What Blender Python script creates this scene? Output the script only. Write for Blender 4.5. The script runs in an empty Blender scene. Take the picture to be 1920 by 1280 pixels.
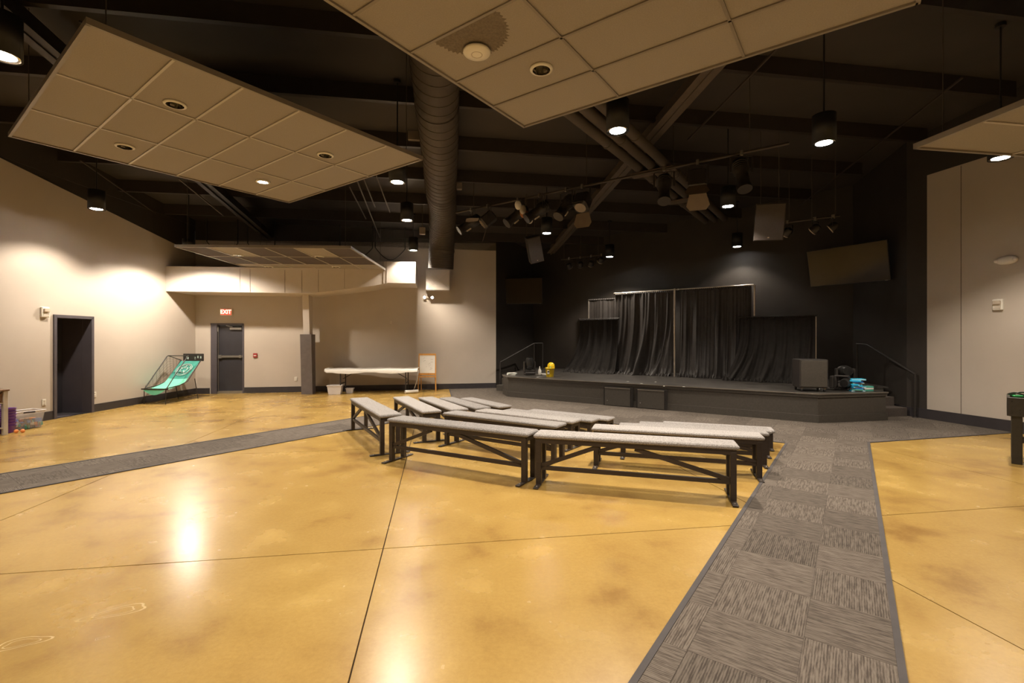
import bpy, math, random
from mathutils import Vector, Matrix
random.seed(7)
C = bpy.context.scene.collection
F, HZ, CAMH = 890.0, 635.0, 1.6          # focal length and horizon in pixels of a 1920 px frame, eye height
# ------------------------------------------------------------------ camera, world, exposure
cam = bpy.data.cameras.new('camera'); camo = bpy.data.objects.new('camera', cam); C.objects.link(camo)
cam.sensor_width = 36; cam.lens = F*36/1920; cam.shift_y = -(640-HZ)/1920; cam.clip_end = 100
camo.location = (0, 0, CAMH); camo.rotation_euler = (math.pi/2, 0, 0)
bpy.context.scene.camera = camo
sc = bpy.context.scene
sc.view_settings.view_transform = 'Standard'; sc.view_settings.look = 'None'
sc.view_settings.exposure = 1.0; sc.view_settings.gamma = 1.0; sc.view_settings.use_curve_mapping = False
w = bpy.data.worlds.new('world'); sc.world = w; w.use_nodes = True
w.node_tree.nodes['Background'].inputs[0].default_value = (1.0, .86, .7, 1); w.node_tree.nodes['Background'].inputs[1].default_value = .02
LAMP = (1.0, .88, .73)
CAN_W, PANEL_W = 250, 170
E1, E2 = Vector((.988, .155, 0)), Vector((-.155, .988, 0))       # building axes
D1, D2 = Vector((.5839, .8118, 0)), Vector((.8118, -.5839, 0))   # stage axes (towards the stage, along it)
def uw(u, v, z=0): return D1*v + D2*u + Vector((0, 0, z))
def ab(a, b, z=0): return E1*a + E2*b + Vector((0, 0, z))
def rot_to(ax): return math.atan2(ax.y, ax.x)

# ------------------------------------------------------------------ materials
def mat(name, col, rough=.6, metal=0, var=.12, scale=6, bump=0, bscale=60, emit=None, es=0, spec=.5, stretch=None, trans=0, alpha=1):
    m = bpy.data.materials.new(name); m.use_nodes = True; nt = m.node_tree; N = nt.nodes; L = nt.links
    p = N['Principled BSDF']; p.inputs['Roughness'].default_value = rough; p.inputs['Metallic'].default_value = metal
    p.inputs['Specular IOR Level'].default_value = spec
    tc = N.new('ShaderNodeTexCoord'); src = tc.outputs['Object']
    if stretch:
        mp = N.new('ShaderNodeMapping'); mp.inputs['Scale'].default_value = stretch; L.new(src, mp.inputs[0]); src = mp.outputs[0]
    nz = N.new('ShaderNodeTexNoise'); nz.inputs['Scale'].default_value = scale; nz.inputs['Detail'].default_value = 4; L.new(src, nz.inputs['Vector'])
    r = N.new('ShaderNodeValToRGB'); r.color_ramp.elements[0].position = .3; r.color_ramp.elements[1].position = .7
    r.color_ramp.elements[0].color = [c*(1-var) for c in col[:3]]+[1]; r.color_ramp.elements[1].color = [min(1, c*(1+var)) for c in col[:3]]+[1]
    L.new(nz.outputs['Fac'], r.inputs[0]); L.new(r.outputs[0], p.inputs['Base Color'])
    if bump:
        b = N.new('ShaderNodeBump'); b.inputs['Strength'].default_value = bump; b.inputs['Distance'].default_value = .01
        n2 = N.new('ShaderNodeTexNoise'); n2.inputs['Scale'].default_value = bscale; L.new(src, n2.inputs['Vector'])
        L.new(n2.outputs['Fac'], b.inputs['Height']); L.new(b.outputs[0], p.inputs['Normal'])
    if emit: p.inputs['Emission Color'].default_value = (*emit, 1); p.inputs['Emission Strength'].default_value = es
    if trans: p.inputs['Transmission Weight'].default_value = trans
    if alpha < 1: p.inputs['Alpha'].default_value = alpha
    return m
M = {}
M['beige'] = mat('beige wall paint', (.47, .41, .345), .55, var=.03, scale=1.5, bump=.05, bscale=150)
M['soffit'] = mat('pale soffit paint', (.55, .49, .43), .55, var=.02)
M['black'] = mat('black wall paint', (.032, .0255, .020), .6, var=.12, scale=2)
M['ceil'] = mat('dark ceiling sheeting', (.044, .036, .031), .7, var=.15, scale=1)
M['steel_dark'] = mat('dark painted steel', (.045, .034, .027), .5, var=.15)
M['base'] = mat('charcoal vinyl base', (.035, .030, .032), .5)
M['frame'] = mat('dark purple grey paint', (.075, .065, .075), .45, var=.05)
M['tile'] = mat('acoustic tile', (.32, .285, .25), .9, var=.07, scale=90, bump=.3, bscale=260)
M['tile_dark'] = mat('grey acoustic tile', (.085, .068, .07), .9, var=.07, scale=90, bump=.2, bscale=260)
M['tbar'] = mat('ceiling grid metal', (.235, .205, .175), .4, var=.03)
M['tbar_w'] = mat('white grid metal', (.46, .42, .38), .4, var=.03)
M['refl'] = mat('fluted reflector', (.42, .39, .32), .18, 1, var=.95, scale=28)
M['can'] = mat('black lamp can', (.010, .009, .009), .6)
M['stain'] = mat('brown soot mark', (.165, .135, .105), .95, var=.2, scale=60)
M['chrome'] = mat('bright reflector', (.75, .72, .65), .12, 1, var=.05)
M['white'] = mat('white plastic', (.72, .69, .62), .4, var=.02)
M['lit'] = mat('lit lamp face', (.9, .9, .9), .4, emit=(1, .95, .88), es=14)
M['litblue'] = mat('lit emergency lamp', (.9, .9, .9), .4, emit=(.85, .93, 1), es=9)
M['duct'] = mat('painted spiral duct', (.075, .060, .048), .62, .0, var=.12, scale=3)
M['wood_dark'] = mat('dark brown bench frame', (.026, .0165, .011), .5, var=.2, scale=4, stretch=(1, 1, 8))
M['steel'] = mat('worn bare steel', (.35, .33, .30), .35, .8)
M['black_gloss'] = mat('black stage floor', (.058, .052, .046), .33, var=.35, scale=3, bump=.04, bscale=20)
M['stage_side'] = mat('black stage fascia', (.050, .043, .035), .5, var=.15, scale=30)
M['cloth'] = mat('black drape cloth', (.020, .017, .015), .8, var=.15, scale=8, spec=.25)
M['cloth2'] = mat('black drape cloth sheen', (.032, .027, .024), .55, var=.15, scale=8, spec=.45)
M['alu'] = mat('aluminium tube', (.62, .58, .52), .3, .9)
M['blk_plastic'] = mat('black plastic', (.018, .017, .016), .35, var=.1)
M['blk_met'] = mat('black lamp housing', (.035, .030, .027), .45, .2, var=.1)
M['grille'] = mat('speaker grille', (.06, .048, .04), .55, .2, var=.25, scale=160)
M['flap'] = mat('tan lamp flap', (.16, .12, .08), .5)
M['lens'] = mat('lamp lens', (.5, .42, .33), .15, spec=.8)
M['paper'] = mat('paper', (.75, .72, .66), .7, var=.03)
M['yellow'] = mat('yellow plastic', (.85, .58, .015), .35, var=.04)
M['green'] = mat('green plastic', (.05, .42, .12), .4)
M['blue'] = mat('light blue book cover', (.03, .50, .82), .4, var=.1)
M['navy'] = mat('blue book cover', (.03, .16, .45), .4, var=.1)
M['teal'] = mat('teal book cover', (.08, .36, .28), .4, var=.1)
M['mint'] = mat('mint green cloth', (.17, .62, .42), .6, var=.08)
M['mint_d'] = mat('dark teal printed cloth', (.035, .24, .19), .6, var=.2)
M['printw'] = mat('pale print', (.42, .52, .48), .6)
M['pine'] = mat('orange pine', (.62, .30, .07), .45, var=.15, scale=8, stretch=(6, 6, 1))
M['brown'] = mat('brown stained timber', (.17, .085, .04), .5, var=.3, scale=8, stretch=(1, 8, 8))
M['cream'] = mat('cream painted wood', (.52, .46, .38), .5)
M['purple'] = mat('purple plastic', (.13, .035, .24), .4)
M['clear'] = mat('clear frosted plastic', (.80, .78, .80), .3, var=.02, alpha=.22)
M['clear2'] = mat('milky plastic', (.66, .62, .60), .35, var=.03)
M['red'] = mat('red plastic', (.30, .03, .03), .4)
M['exit_red'] = mat('lit pale letters', (.9, .8, .6), .4, emit=(1, .80, .55), es=1.3)
M['exit_face'] = mat('red exit sign face', (.6, .03, .02), .4, emit=(1, .10, .06), es=.55)
M['orange'] = mat('orange ball', (.75, .25, .06), .5)
M['door'] = mat('charcoal door', (.032, .030, .036), .4, var=.06)
M['vent'] = mat('table laminate', (.28, .26, .25), .5)
M['joint'] = mat('saw cut joint', (.06, .035, .02), .8)
M['net'] = mat('black netting', (.02, .02, .02), .8)
M['cable'] = mat('grey hanging wire', (.10, .085, .07), .5, .4)

def concrete():
    m = bpy.data.materials.new('amber stained concrete'); m.use_nodes = True; nt = m.node_tree; N = nt.nodes; L = nt.links
    p = N['Principled BSDF']
    g = N.new('ShaderNodeNewGeometry')
    def noise(s, d, rough=.55, dist=0):
        n = N.new('ShaderNodeTexNoise'); n.inputs['Scale'].default_value = s; n.inputs['Detail'].default_value = d
        n.inputs['Roughness'].default_value = rough; n.inputs['Distortion'].default_value = dist; L.new(g.outputs['Position'], n.inputs['Vector']); return n.outputs['Fac']
    a, b, c = noise(.8, 3, .5, .2), noise(2.2, 5, .5, .1), noise(34, 6, .75)
    r = N.new('ShaderNodeValToRGB'); el = r.color_ramp.elements; r.color_ramp.interpolation = 'EASE'
    el[0].position = .33; el[0].color = (.265, .150, .042, 1); el[1].position = .72; el[1].color = (.50, .335, .100, 1)
    e = el.new(.5); e.color = (.385, .245, .068, 1)
    mx = N.new('ShaderNodeMath'); mx.operation = 'MULTIPLY_ADD'; mx.inputs[1].default_value = .5; L.new(a, mx.inputs[0])
    m2 = N.new('ShaderNodeMath'); m2.operation = 'MULTIPLY'; m2.inputs[1].default_value = .5; L.new(b, m2.inputs[0]); L.new(m2.outputs[0], mx.inputs[2])
    L.new(mx.outputs[0], r.inputs[0])
    mm = N.new('ShaderNodeMix'); mm.data_type = 'RGBA'; mm.blend_type = 'MULTIPLY'; mm.inputs['Factor'].default_value = .6
    r2 = N.new('ShaderNodeValToRGB'); r2.color_ramp.elements[0].position = .3; r2.color_ramp.elements[1].position = .65
    r2.color_ramp.elements[0].color = (.74, .70, .66, 1); r2.color_ramp.elements[1].color = (1, 1, 1, 1)
    L.new(c, r2.inputs[0]); L.new(r.outputs[0], mm.inputs['A']); L.new(r2.outputs[0], mm.inputs['B']); L.new(mm.outputs['Result'], p.inputs['Base Color'])
    mr = N.new('ShaderNodeMapRange'); mr.inputs['To Min'].default_value = .20; mr.inputs['To Max'].default_value = .32; L.new(b, mr.inputs['Value']); L.new(mr.outputs['Result'], p.inputs['Roughness'])
    bp = N.new('ShaderNodeBump'); bp.inputs['Strength'].default_value = .03; bp.inputs['Distance'].default_value = .0015; L.new(c, bp.inputs['Height']); L.new(bp.outputs[0], p.inputs['Normal'])
    p.inputs['Specular IOR Level'].default_value = .55
    return m
M['concrete'] = concrete()
def carpet(name, dark, light, speck=False):
    m = bpy.data.materials.new(name); m.use_nodes = True; nt = m.node_tree; N = nt.nodes; L = nt.links
    p = N['Principled BSDF']; p.inputs['Roughness'].default_value = .95; p.inputs['Specular IOR Level'].default_value = .15
    if speck: tc = N.new('ShaderNodeTexCoord'); src = tc.outputs['Object']
    else: tc = N.new('ShaderNodeUVMap'); src = tc.outputs[0]
    mp = N.new('ShaderNodeMapping'); mp.inputs['Scale'].default_value = (90, 90, 90) if speck else (7, 60, 1); L.new(src, mp.inputs[0])
    n = N.new('ShaderNodeTexNoise'); n.inputs['Scale'].default_value = 1; n.inputs['Detail'].default_value = 3; n.inputs['Roughness'].default_value = .7; L.new(mp.outputs[0], n.inputs['Vector'])
    fac = n.outputs['Fac']
    if not speck:
        sx = N.new('ShaderNodeSeparateXYZ'); L.new(src, sx.inputs[0])
        q = N.new('ShaderNodeMath'); q.operation = 'MULTIPLY'; q.inputs[1].default_value = 2*math.pi/.0125; L.new(sx.outputs['Y'], q.inputs[0])
        sn = N.new('ShaderNodeMath'); sn.operation = 'SINE'; L.new(q.outputs[0], sn.inputs[0])
        sm = N.new('ShaderNodeMath'); sm.operation = 'MULTIPLY_ADD'; sm.inputs[1].default_value = .085; L.new(sn.outputs[0], sm.inputs[0]); L.new(n.outputs['Fac'], sm.inputs[2]); fac = sm.outputs[0]
    r = N.new('ShaderNodeValToRGB'); r.color_ramp.elements[0].position = .36; r.color_ramp.elements[1].position = .62
    r.color_ramp.elements[0].color = (*dark, 1); r.color_ramp.elements[1].color = (*light, 1); L.new(fac, r.inputs[0])
    oi = N.new('ShaderNodeObjectInfo'); mr = N.new('ShaderNodeMapRange'); mr.inputs['To Min'].default_value = .82; mr.inputs['To Max'].default_value = 1.12; L.new(oi.outputs['Random'], mr.inputs['Value'])
    mm = N.new('ShaderNodeVectorMath'); mm.operation = 'SCALE'; L.new(r.outputs[0], mm.inputs[0]); L.new(mr.outputs['Result'], mm.inputs['Scale']); L.new(mm.outputs[0], p.inputs['Base Color'])
    b = N.new('ShaderNodeBump'); b.inputs['Strength'].default_value = .6; b.inputs['Distance'].default_value = .004; L.new(fac, b.inputs['Height']); L.new(b.outputs[0], p.inputs['Normal'])
    return m
M['carpet'] = carpet('striped carpet tile', (.060, .048, .040), (.148, .124, .102))
M['seat'] = carpet('grey carpet seat', (.15, .135, .13), (.36, .34, .325), True)

# ------------------------------------------------------------------ mesh collector
class MB:
    def __init__(s): s.v = []; s.f = []; s.sm = []; s.uv = None
    def add(s, vs, fs, smooth=False, mtx=None):
        o = len(s.v)
        s.v += [tuple(mtx @ Vector(v)) if mtx else tuple(v) for v in vs]
        s.f += [tuple(i+o for i in f) for f in fs]; s.sm += [smooth]*len(fs); return s
    def box(s, c, d, rz=0, mtx=None, bev=0):
        x, y, z = d[0]/2, d[1]/2, d[2]/2
        m = Matrix.Translation(c) @ Matrix.Rotation(rz, 4, 'Z')
        if mtx is not None: m = mtx @ m
        if bev:
            b = min(bev, x*.9, y*.9, z*.9); vs = []
            for zz, k in ((-z, b), (-z+b, 0), (z-b, 0), (z, b)):
                X, Y = x-k, y-k
                vs += [(-X+b, -Y, zz), (X-b, -Y, zz), (X, -Y+b, zz), (X, Y-b, zz), (X-b, Y, zz), (-X+b, Y, zz), (-X, Y-b, zz), (-X, -Y+b, zz)]
            fs = [tuple(range(7, -1, -1)), tuple(range(24, 32))]
            for l in range(3):
                for i in range(8): fs.append((l*8+i, l*8+(i+1) % 8, l*8+8+(i+1) % 8, l*8+8+i))
            return s.add(vs, fs, mtx=m)
        vs = [(i*x, j*y, k*z) for k in (-1, 1) for i, j in ((-1, -1), (1, -1), (1, 1), (-1, 1))]
        return s.add(vs, [(3, 2, 1, 0), (4, 5, 6, 7), (0, 1, 5, 4), (1, 2, 6, 5), (2, 3, 7, 6), (3, 0, 4, 7)], mtx=m)
    def bar(s, p, q, a, b=None, up=(0, 0, 1)):
        p, q = Vector(p), Vector(q); b = b or a; d = (q-p).normalized(); up = Vector(up)
        if abs(d.dot(up)) > .98: up = Vector((1, 0, 0))
        sx = d.cross(up).normalized(); sy = sx.cross(d)
        vs = [e+sx*i*a/2+sy*j*b/2 for e in (p, q) for i, j in ((-1, -1), (1, -1), (1, 1), (-1, 1))]
        return s.add(vs, [(0, 1, 2, 3), (7, 6, 5, 4), (4, 5, 1, 0), (5, 6, 2, 1), (6, 7, 3, 2), (7, 4, 0, 3)])
    def tube(s, pts, r, n=10, cap=True, rr=None):
        pts = [Vector(p) for p in pts]; k = len(pts); vs = []; fs = []
        ref = None
        for i, p in enumerate(pts):
            d = (pts[min(i+1, k-1)]-pts[max(i-1, 0)]).normalized()
            if ref is None: ref = Vector((0, 0, 1)) if abs(d.z) < .9 else Vector((1, 0, 0))
            sx = d.cross(ref).normalized(); sy = sx.cross(d).normalized(); ref = sy
            R = rr[i] if rr else r
            vs += [p+sx*math.cos(t*2*math.pi/n)*R+sy*math.sin(t*2*math.pi/n)*R for t in range(n)]
        for i in range(k-1):
            for t in range(n): fs.append((i*n+t, i*n+(t+1) % n, (i+1)*n+(t+1) % n, (i+1)*n+t))
        s.add(vs, fs, True)
        if cap: s.add(vs[:n], [tuple(range(n-1, -1, -1))]); s.add(vs[-n:], [tuple(range(n))])
        return s
    def lathe(s, prof, c=(0, 0, 0), n=24, mtx=None, smooth=True, cap=True):
        vs = []; fs = []
        for r, z in prof: vs += [(c[0]+r*math.cos(t*2*math.pi/n), c[1]+r*math.sin(t*2*math.pi/n), c[2]+z) for t in range(n)]
        for i in range(len(prof)-1):
            for t in range(n): fs.append((i*n+t, i*n+(t+1) % n, (i+1)*n+(t+1) % n, (i+1)*n+t))
        s.add(vs, fs, smooth, mtx)
        for i, rev in ((0, True), (len(prof)-1, False)):
            if cap and prof[i][0] > 1e-4:
                q = list(range(n)); s.add(vs[i*n:(i+1)*n], [tuple(q[::-1] if rev else q)], False, mtx)
        return s
    def prism(s, poly, z0, z1, mtx=None):
        a = sum(poly[i][0]*poly[(i+1) % len(poly)][1]-poly[(i+1) % len(poly)][0]*poly[i][1] for i in range(len(poly)))
        if a < 0: poly = poly[::-1]
        n = len(poly); vs = [(p[0], p[1], z0) for p in poly]+[(p[0], p[1], z1) for p in poly]
        return s.add(vs, [tuple(range(n-1, -1, -1)), tuple(range(n, 2*n))]+[(i, (i+1) % n, n+(i+1) % n, n+i) for i in range(n)], mtx=mtx)
    def sphere(s, c, r, n=12, sc=(1, 1, 1), mtx=None):
        vs = []; k = n//2+1
        for i in range(k+1):
            ph = math.pi*i/k
            for t in range(n): vs.append((c[0]+r*sc[0]*math.sin(ph)*math.cos(t*2*math.pi/n), c[1]+r*sc[1]*math.sin(ph)*math.sin(t*2*math.pi/n), c[2]+r*sc[2]*math.cos(ph)))
        fs = [(i*n+t, (i+1)*n+t, (i+1)*n+(t+1) % n, i*n+(t+1) % n) for i in range(k) for t in range(n)]
        return s.add(vs, fs, True, mtx)
    def build(s, name, m, parent=None, **kw):
        me = bpy.data.meshes.new(name); me.from_pydata(s.v, [], s.f); me.polygons.foreach_set('use_smooth', s.sm)
        me.materials.append(m)
        if s.uv:
            ul = me.uv_layers.new(name='UVMap')
            for l in me.loops: ul.data[l.index].uv = s.uv[l.vertex_index]
        me.update()
        o = bpy.data.objects.new(name, me); C.objects.link(o)
        if parent: o.parent = parent
        for k, v in kw.items(): o[k] = v
        return o
def struct(name, mb, m, parent=None):
    o = mb.build(name, m, parent)
    if not parent: o['kind'] = 'structure'
    return o
def thing(name, label, cat, loc=(0, 0, 0), rz=0, group=None, rot=None):
    o = bpy.data.objects.new(name, None); C.objects.link(o); o.empty_display_size = .1
    o.location = loc; o.rotation_euler = rot or (0, 0, rz); o['label'] = label; o['category'] = cat
    if group: o['group'] = group
    return o
def tag(o, label, cat, group=None):
    o['label'] = label; o['category'] = cat
    if group: o['group'] = group
    return o
def copy_tree(o, parent=None):
    c = o.copy(); C.objects.link(c)
    if parent: c.parent = parent
    for ch in list(o.children): copy_tree(ch, c)
    return c
def frame(o, t, n):      # matrix: local x along wall t, local -y out of the wall (towards the room) = n, z up
    return Matrix(((t.x, -n.x, 0, o.x), (t.y, -n.y, 0, o.y), (0, 0, 1, o.z), (0, 0, 0, 1)))
def on_wall(A, B, px, z, off=0):      # point on wall line A-B seen in pixel column px, plus wall angle
    A, B = Vector((*A, 0)), Vector((*B, 0)); t = (B-A).normalized(); k = (px-960)/F
    s = (k*A.y-A.x)/(t.x-k*t.y); n = Vector((t.y, -t.x, 0))
    if n.dot(-A) < 0: n = -n
    return A+t*s+n*off+Vector((0, 0, z))
# ------------------------------------------------------------------ room plan
LW0, LW1 = (-9.0, -5.5), (-9.17, 13.75)
BW1 = (-.52, 15.42)
SW1 = (.78, 17.45); SB1 = (8.62, 12.0); SR1 = (8.19, 9.85); RW0 = (8.28, 9.47); RW1 = (11.55, -5.5)
def ceil_z(x, y): return 5.0+.1*(15.3-(-.155*x+.988*y))
# floor base + slabs
room = [LW0, LW1, BW1, SW1, SB1, SR1, RW0, RW1]
floor = struct('floor', MB().prism([(p[0]*1.01, p[1]*1.01) for p in room], -.12, -.015), M['joint'])
def clip(poly, edge_pt, edge_n):
    out = []
    for i in range(len(poly)):
        p, q = poly[i], poly[(i+1) % len(poly)]
        dp = (p[0]-edge_pt[0])*edge_n[0]+(p[1]-edge_pt[1])*edge_n[1]; dq = (q[0]-edge_pt[0])*edge_n[0]+(q[1]-edge_pt[1])*edge_n[1]
        if dp >= 0: out.append(p)
        if (dp > 0 > dq) or (dp < 0 < dq):
            t = dp/(dp-dq); out.append((p[0]+(q[0]-p[0])*t, p[1]+(q[1]-p[1])*t))
    return out
def cell(poly, ax, ay, x0, x1, y0, y1):
    for pt, n in ((ax*x0, ax), (ax*x1, -ax), (ay*y0, ay), (ay*y1, -ay)):
        poly = clip(poly, (pt.x, pt.y), (n.x, n.y))
        if len(poly) < 3: return None
    a = abs(sum(poly[i][0]*poly[(i+1) % len(poly)][1]-poly[(i+1) % len(poly)][0]*poly[i][1] for i in range(len(poly))))/2
    if a < .004: return None
    o = []
    for p in poly:
        if not o or (abs(p[0]-o[-1][0])+abs(p[1]-o[-1][1])) > 1e-4: o.append(p)
    if (abs(o[0][0]-o[-1][0])+abs(o[0][1]-o[-1][1])) < 1e-4: o.pop()
    return o if len(o) > 2 else None
G = 3.39; g = .0045
for i in range(-4, 5):
    for j in range(-3, 5):
        q = cell(list(room), E1, E2, -.41+i*G+g, -.41+(i+1)*G-g, 3.73+j*G+g, 3.73+(j+1)*G-g)
        if q: MB().prism(q, -.05, 0).build('concrete_slab', M['concrete'], floor)
# carpet
P2 = lambda v: (v.x, v.y)
carp = [P2(uw(.19, -3)), P2(uw(.19, 9.14)), (8.55, 8.08), (8.19, 9.8), (7.9, 11.0), (6.6, 10.5), (5.0, 10.6), (.6, 14.2), (.6, 16.9), BW1, (-1.99, 15.1), (-1.47, 11.96),
        P2(uw(-8.17, -3.6)), P2(uw(-7.15, -3.6)), P2(uw(-7.15, 8.35)), P2(uw(-.83, 8.35)), P2(uw(-.83, -3))]
TS = .475; far = MB(); fuv = []
MB().prism(carp, .0005, .004).build('carpet_backing', mat('carpet backing', (.05, .042, .038), .95), floor)
ntile = 0
for i in range(-24, 18):
    for j in range(-9, 34):
        u0 = -.215+i*TS; w0 = .12+j*TS
        q = cell(list(carp), D2, D1, u0+.0008, u0+TS-.0008, w0+.0008, w0+TS-.0008)
        if not q: continue
        du, dv = (D2, D1) if (i+j) % 2 == 0 else (D1, D2); ox, oy = random.random()*5, random.random()*5
        cx = sum(p[0] for p in q)/len(q); cy = sum(p[1] for p in q)/len(q)
        b = MB(); b.prism(q, .0, .0065)
        uv = [(v[0]*du.x+v[1]*du.y+ox, v[0]*dv.x+v[1]*dv.y+oy) for v in b.v]
        if cy > 10.8 or cy < -.3:
            far.add(b.v, b.f); fuv += uv
        else:
            b.uv = uv; b.build('carpet_tile', M['carpet'], floor); ntile += 1
far.uv = fuv; far.build('carpet_tiles', M['carpet'], floor, kind='stuff')
M['edge'] = mat('dark carpet edging', (.055, .047, .046), .8)
def strip(p, q, side=.018):
    p, q = Vector((*p, 0)), Vector((*q, 0)); MB().bar(p+Vector((0, 0, .005)), q+Vector((0, 0, .005)), .034, .011).build('edge_strip', M['edge'], floor)
strip(carp[0], carp[1]); strip(carp[1], carp[2]); strip(carp[15], carp[16]); strip(carp[14], carp[15]); strip(carp[13], carp[14]); strip(carp[12], carp[11]); strip(carp[11], carp[10])
# pale scuffs on the near concrete: flat wear marks
for (px, py, sx, sy, r) in ((218, 1147, .16, .055, .5), (40, 1205, .12, .05, .4), (190, 1196, .03, .012, .5), (345, 1037, .03, .01, .2)):
    Y = 1.6*F/(py-HZ); X = (px-960)*Y/F
    b = MB(); n = 22
    for k, s_ in enumerate((1.0, .62)):
        vs = []
        for t in range(n):
            a = t*2*math.pi/n; rr = s_*(1+.18*math.sin(3*a+px)); 
            for w_ in (1, .9): vs.append((sx*rr*w_*math.cos(a), sy*rr*w_*math.sin(a), 0))
        b.add(vs, [(2*t, (2*t+2) % (2*n), (2*t+3) % (2*n), 2*t+1) for t in range(n)], mtx=Matrix.Translation((X, Y, .0006)) @ Matrix.Rotation(r, 4, 'Z'))
    b.build('scuff_mark', mat('pale floor scuff', (.52, .37, .15), .4), floor)

# ------------------------------------------------------------------ walls
def wall(name, A, B, z0, z1a, m, z1b=None, th=.16, holes=(), z0b=None):
    """wall from A to B, inner face on the line, body outside; holes = (s0, s1, top)"""
    A, B = Vector((*A, 0)), Vector((*B, 0)); t = (B-A).normalized(); Ln = (B-A).length; n = Vector((t.y, -t.x, 0))
    if n.dot(Vector((0, 6, 0))-A) > 0: n = -n
    z1b = z1a if z1b is None else z1b
    b = MB(); cuts = [(0, 0)]
    segs = []; s = 0
    for s0, s1, top in holes: segs.append((s, s0, z0)); segs.append((s0, s1, top)); s = s1
    segs.append((s, Ln, z0))
    for s0, s1, zb in segs:
        za, zc = z1a+(z1b-z1a)*s0/Ln, z1a+(z1b-z1a)*s1/Ln
        p, q = A+t*s0, A+t*s1; po, qo = p+n*th, q+n*th
        vs = [(p.x, p.y, zb), (q.x, q.y, zb), (qo.x, qo.y, zb), (po.x, po.y, zb), (p.x, p.y, za), (q.x, q.y, zc), (qo.x, qo.y, zc), (po.x, po.y, za)]
        b.add(vs, [(3, 2, 1, 0), (4, 5, 6, 7), (0, 1, 5, 4), (1, 2, 6, 5), (2, 3, 7, 6), (3, 0, 4, 7)])
    return struct(name, b, m)
def dist(A, px):
    p = on_wall(*A, px, 0); return (p-Vector((*A[0], 0))).length
LW, BW, RW = (LW0, LW1), (LW1, BW1), (RW0, RW1)
ld0, ld1 = dist(LW, 104), dist(LW, 170)
ltop = lambda y: 4.82-.15*(y-8.48)
wall('wall_left', LW0, LW1, 0, 4.82, M['beige'], None, holes=[(ld0, ld1, 2.05)]) if False else None
# left wall: level part near the camera, then a top that falls to the back corner
YB = 8.3
LM = (LW0[0]+(LW1[0]-LW0[0])*(YB-LW0[1])/(LW1[1]-LW0[1]), YB)
w1 = wall('wall_left', LW0, LM, 0, 4.85, M['beige'])
w2 = wall('wall_left', LM, LW1, 0, 4.85, M['beige'], z1b=4.05, holes=[(ld0-(YB-LW0[1]), ld1-(YB-LW0[1]), 2.03)])
wall('wall_left_upper', LW0, LM, 4.85, 6.9, M['black']); 
wu = wall('wall_left_upper', LM, LW1, 4.86, 6.6, M['black'])
# black infill over the sloping top
A_, B_ = Vector((*LM, 0)), Vector((*LW1, 0))
bb = MB(); bb.add([(A_.x-.02, A_.y, 4.85), (B_.x-.02, B_.y, 4.05), (B_.x-.02, B_.y, 4.9), (A_.x-.02, A_.y, 4.9), (A_.x-.12, A_.y, 4.85), (B_.x-.12, B_.y, 4.05), (B_.x-.12, B_.y, 4.9), (A_.x-.12, A_.y, 4.9)],
                  [(0, 1, 2, 3), (7, 6, 5, 4), (0, 4, 5, 1), (2, 6, 7, 3)]); struct('wall_left_infill', bb, M['black'])
ex0, ex1 = dist(BW, 395), dist(BW, 457)
wall('wall_back', LW1, BW1, 0, 4.46, M['beige'], z1b=4.70, holes=[(ex0, ex1, 2.05)])
wall('wall_back_upper', LW1, BW1, 4.46, 6.0, M['black'], th=.12)
wall('wall_stage_left', BW1, SW1, 0, 6.2, M['black'])
wall('wall_stage_back', SW1, SB1, 0, 6.4, M['black'])
wall('wall_stage_right', SB1, SR1, 0, 6.6, M['black'])
wall('wall_stage_right', SR1, RW0, 0, 6.6, M['black'])
wall('wall_right', RW0, RW1, 0, 4.86, M['beige'])
wall('wall_right_upper', RW0, RW1, 4.86, 7.5, M['black'])
wall('wall_rear', LW0, RW1, 0, 4.86, M['beige'], th=.16)
wall('wall_rear_upper', LW0, RW1, 4.86, 7.6, M['black'])
# ceiling: sloping sheeting with purlins and rafters
ce = MB(); cs = [ab(-11, -8), ab(13, -8), ab(13, 19), ab(-11, 19)]
ce.add([(p.x, p.y, ceil_z(p.x, p.y)) for p in cs]+[(p.x, p.y, ceil_z(p.x, p.y)+.1) for p in cs], [(0, 1, 2, 3), (7, 6, 5, 4), (0, 4, 5, 1), (1, 5, 6, 2), (2, 6, 7, 3), (3, 7, 4, 0)])
ceiling = struct('ceiling', ce, M['ceil'])
M['purlin'] = mat('dark brown purlin', (.030, .023, .019), .5)
def slope_pt(a, b, dz): p = ab(a, b); return Vector((p.x, p.y, ceil_z(p.x, p.y)+dz))
for k in range(14):
    b = 15.2-k*1.45
    pb = MB(); pb.bar(slope_pt(-9.5, b, -.13), slope_pt(9.5, b, -.13), .02, .25); pb.bar(slope_pt(-9.5, b+.03, -.255), slope_pt(9.5, b+.03, -.255), .085, .018)
    pb.build('purlin', M['purlin'], ceiling)
for a in (-5.0, 3.84):
    rb = MB(); rb.bar(slope_pt(a, -5, -.62), slope_pt(a, 15.9, -.40), .26, .02); rb.bar(slope_pt(a, -5, -.45), slope_pt(a, 15.9, -.3), .02, .32)
    rb.build('rafter', mat('lit grey rafter', (.10, .08, .065), .5) if a > 0 else M['steel_dark'], ceiling)  # right rafter: its lit look is put into a lighter grey
def ceil_hit(px, py, dz):
    k = (px-960)/F; m_ = (HZ-py)/F; t = (5.0+1.53-dz-CAMH)/(m_-.0155*k+.0988); return Vector((k*t, t, CAMH+m_*t))
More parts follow.
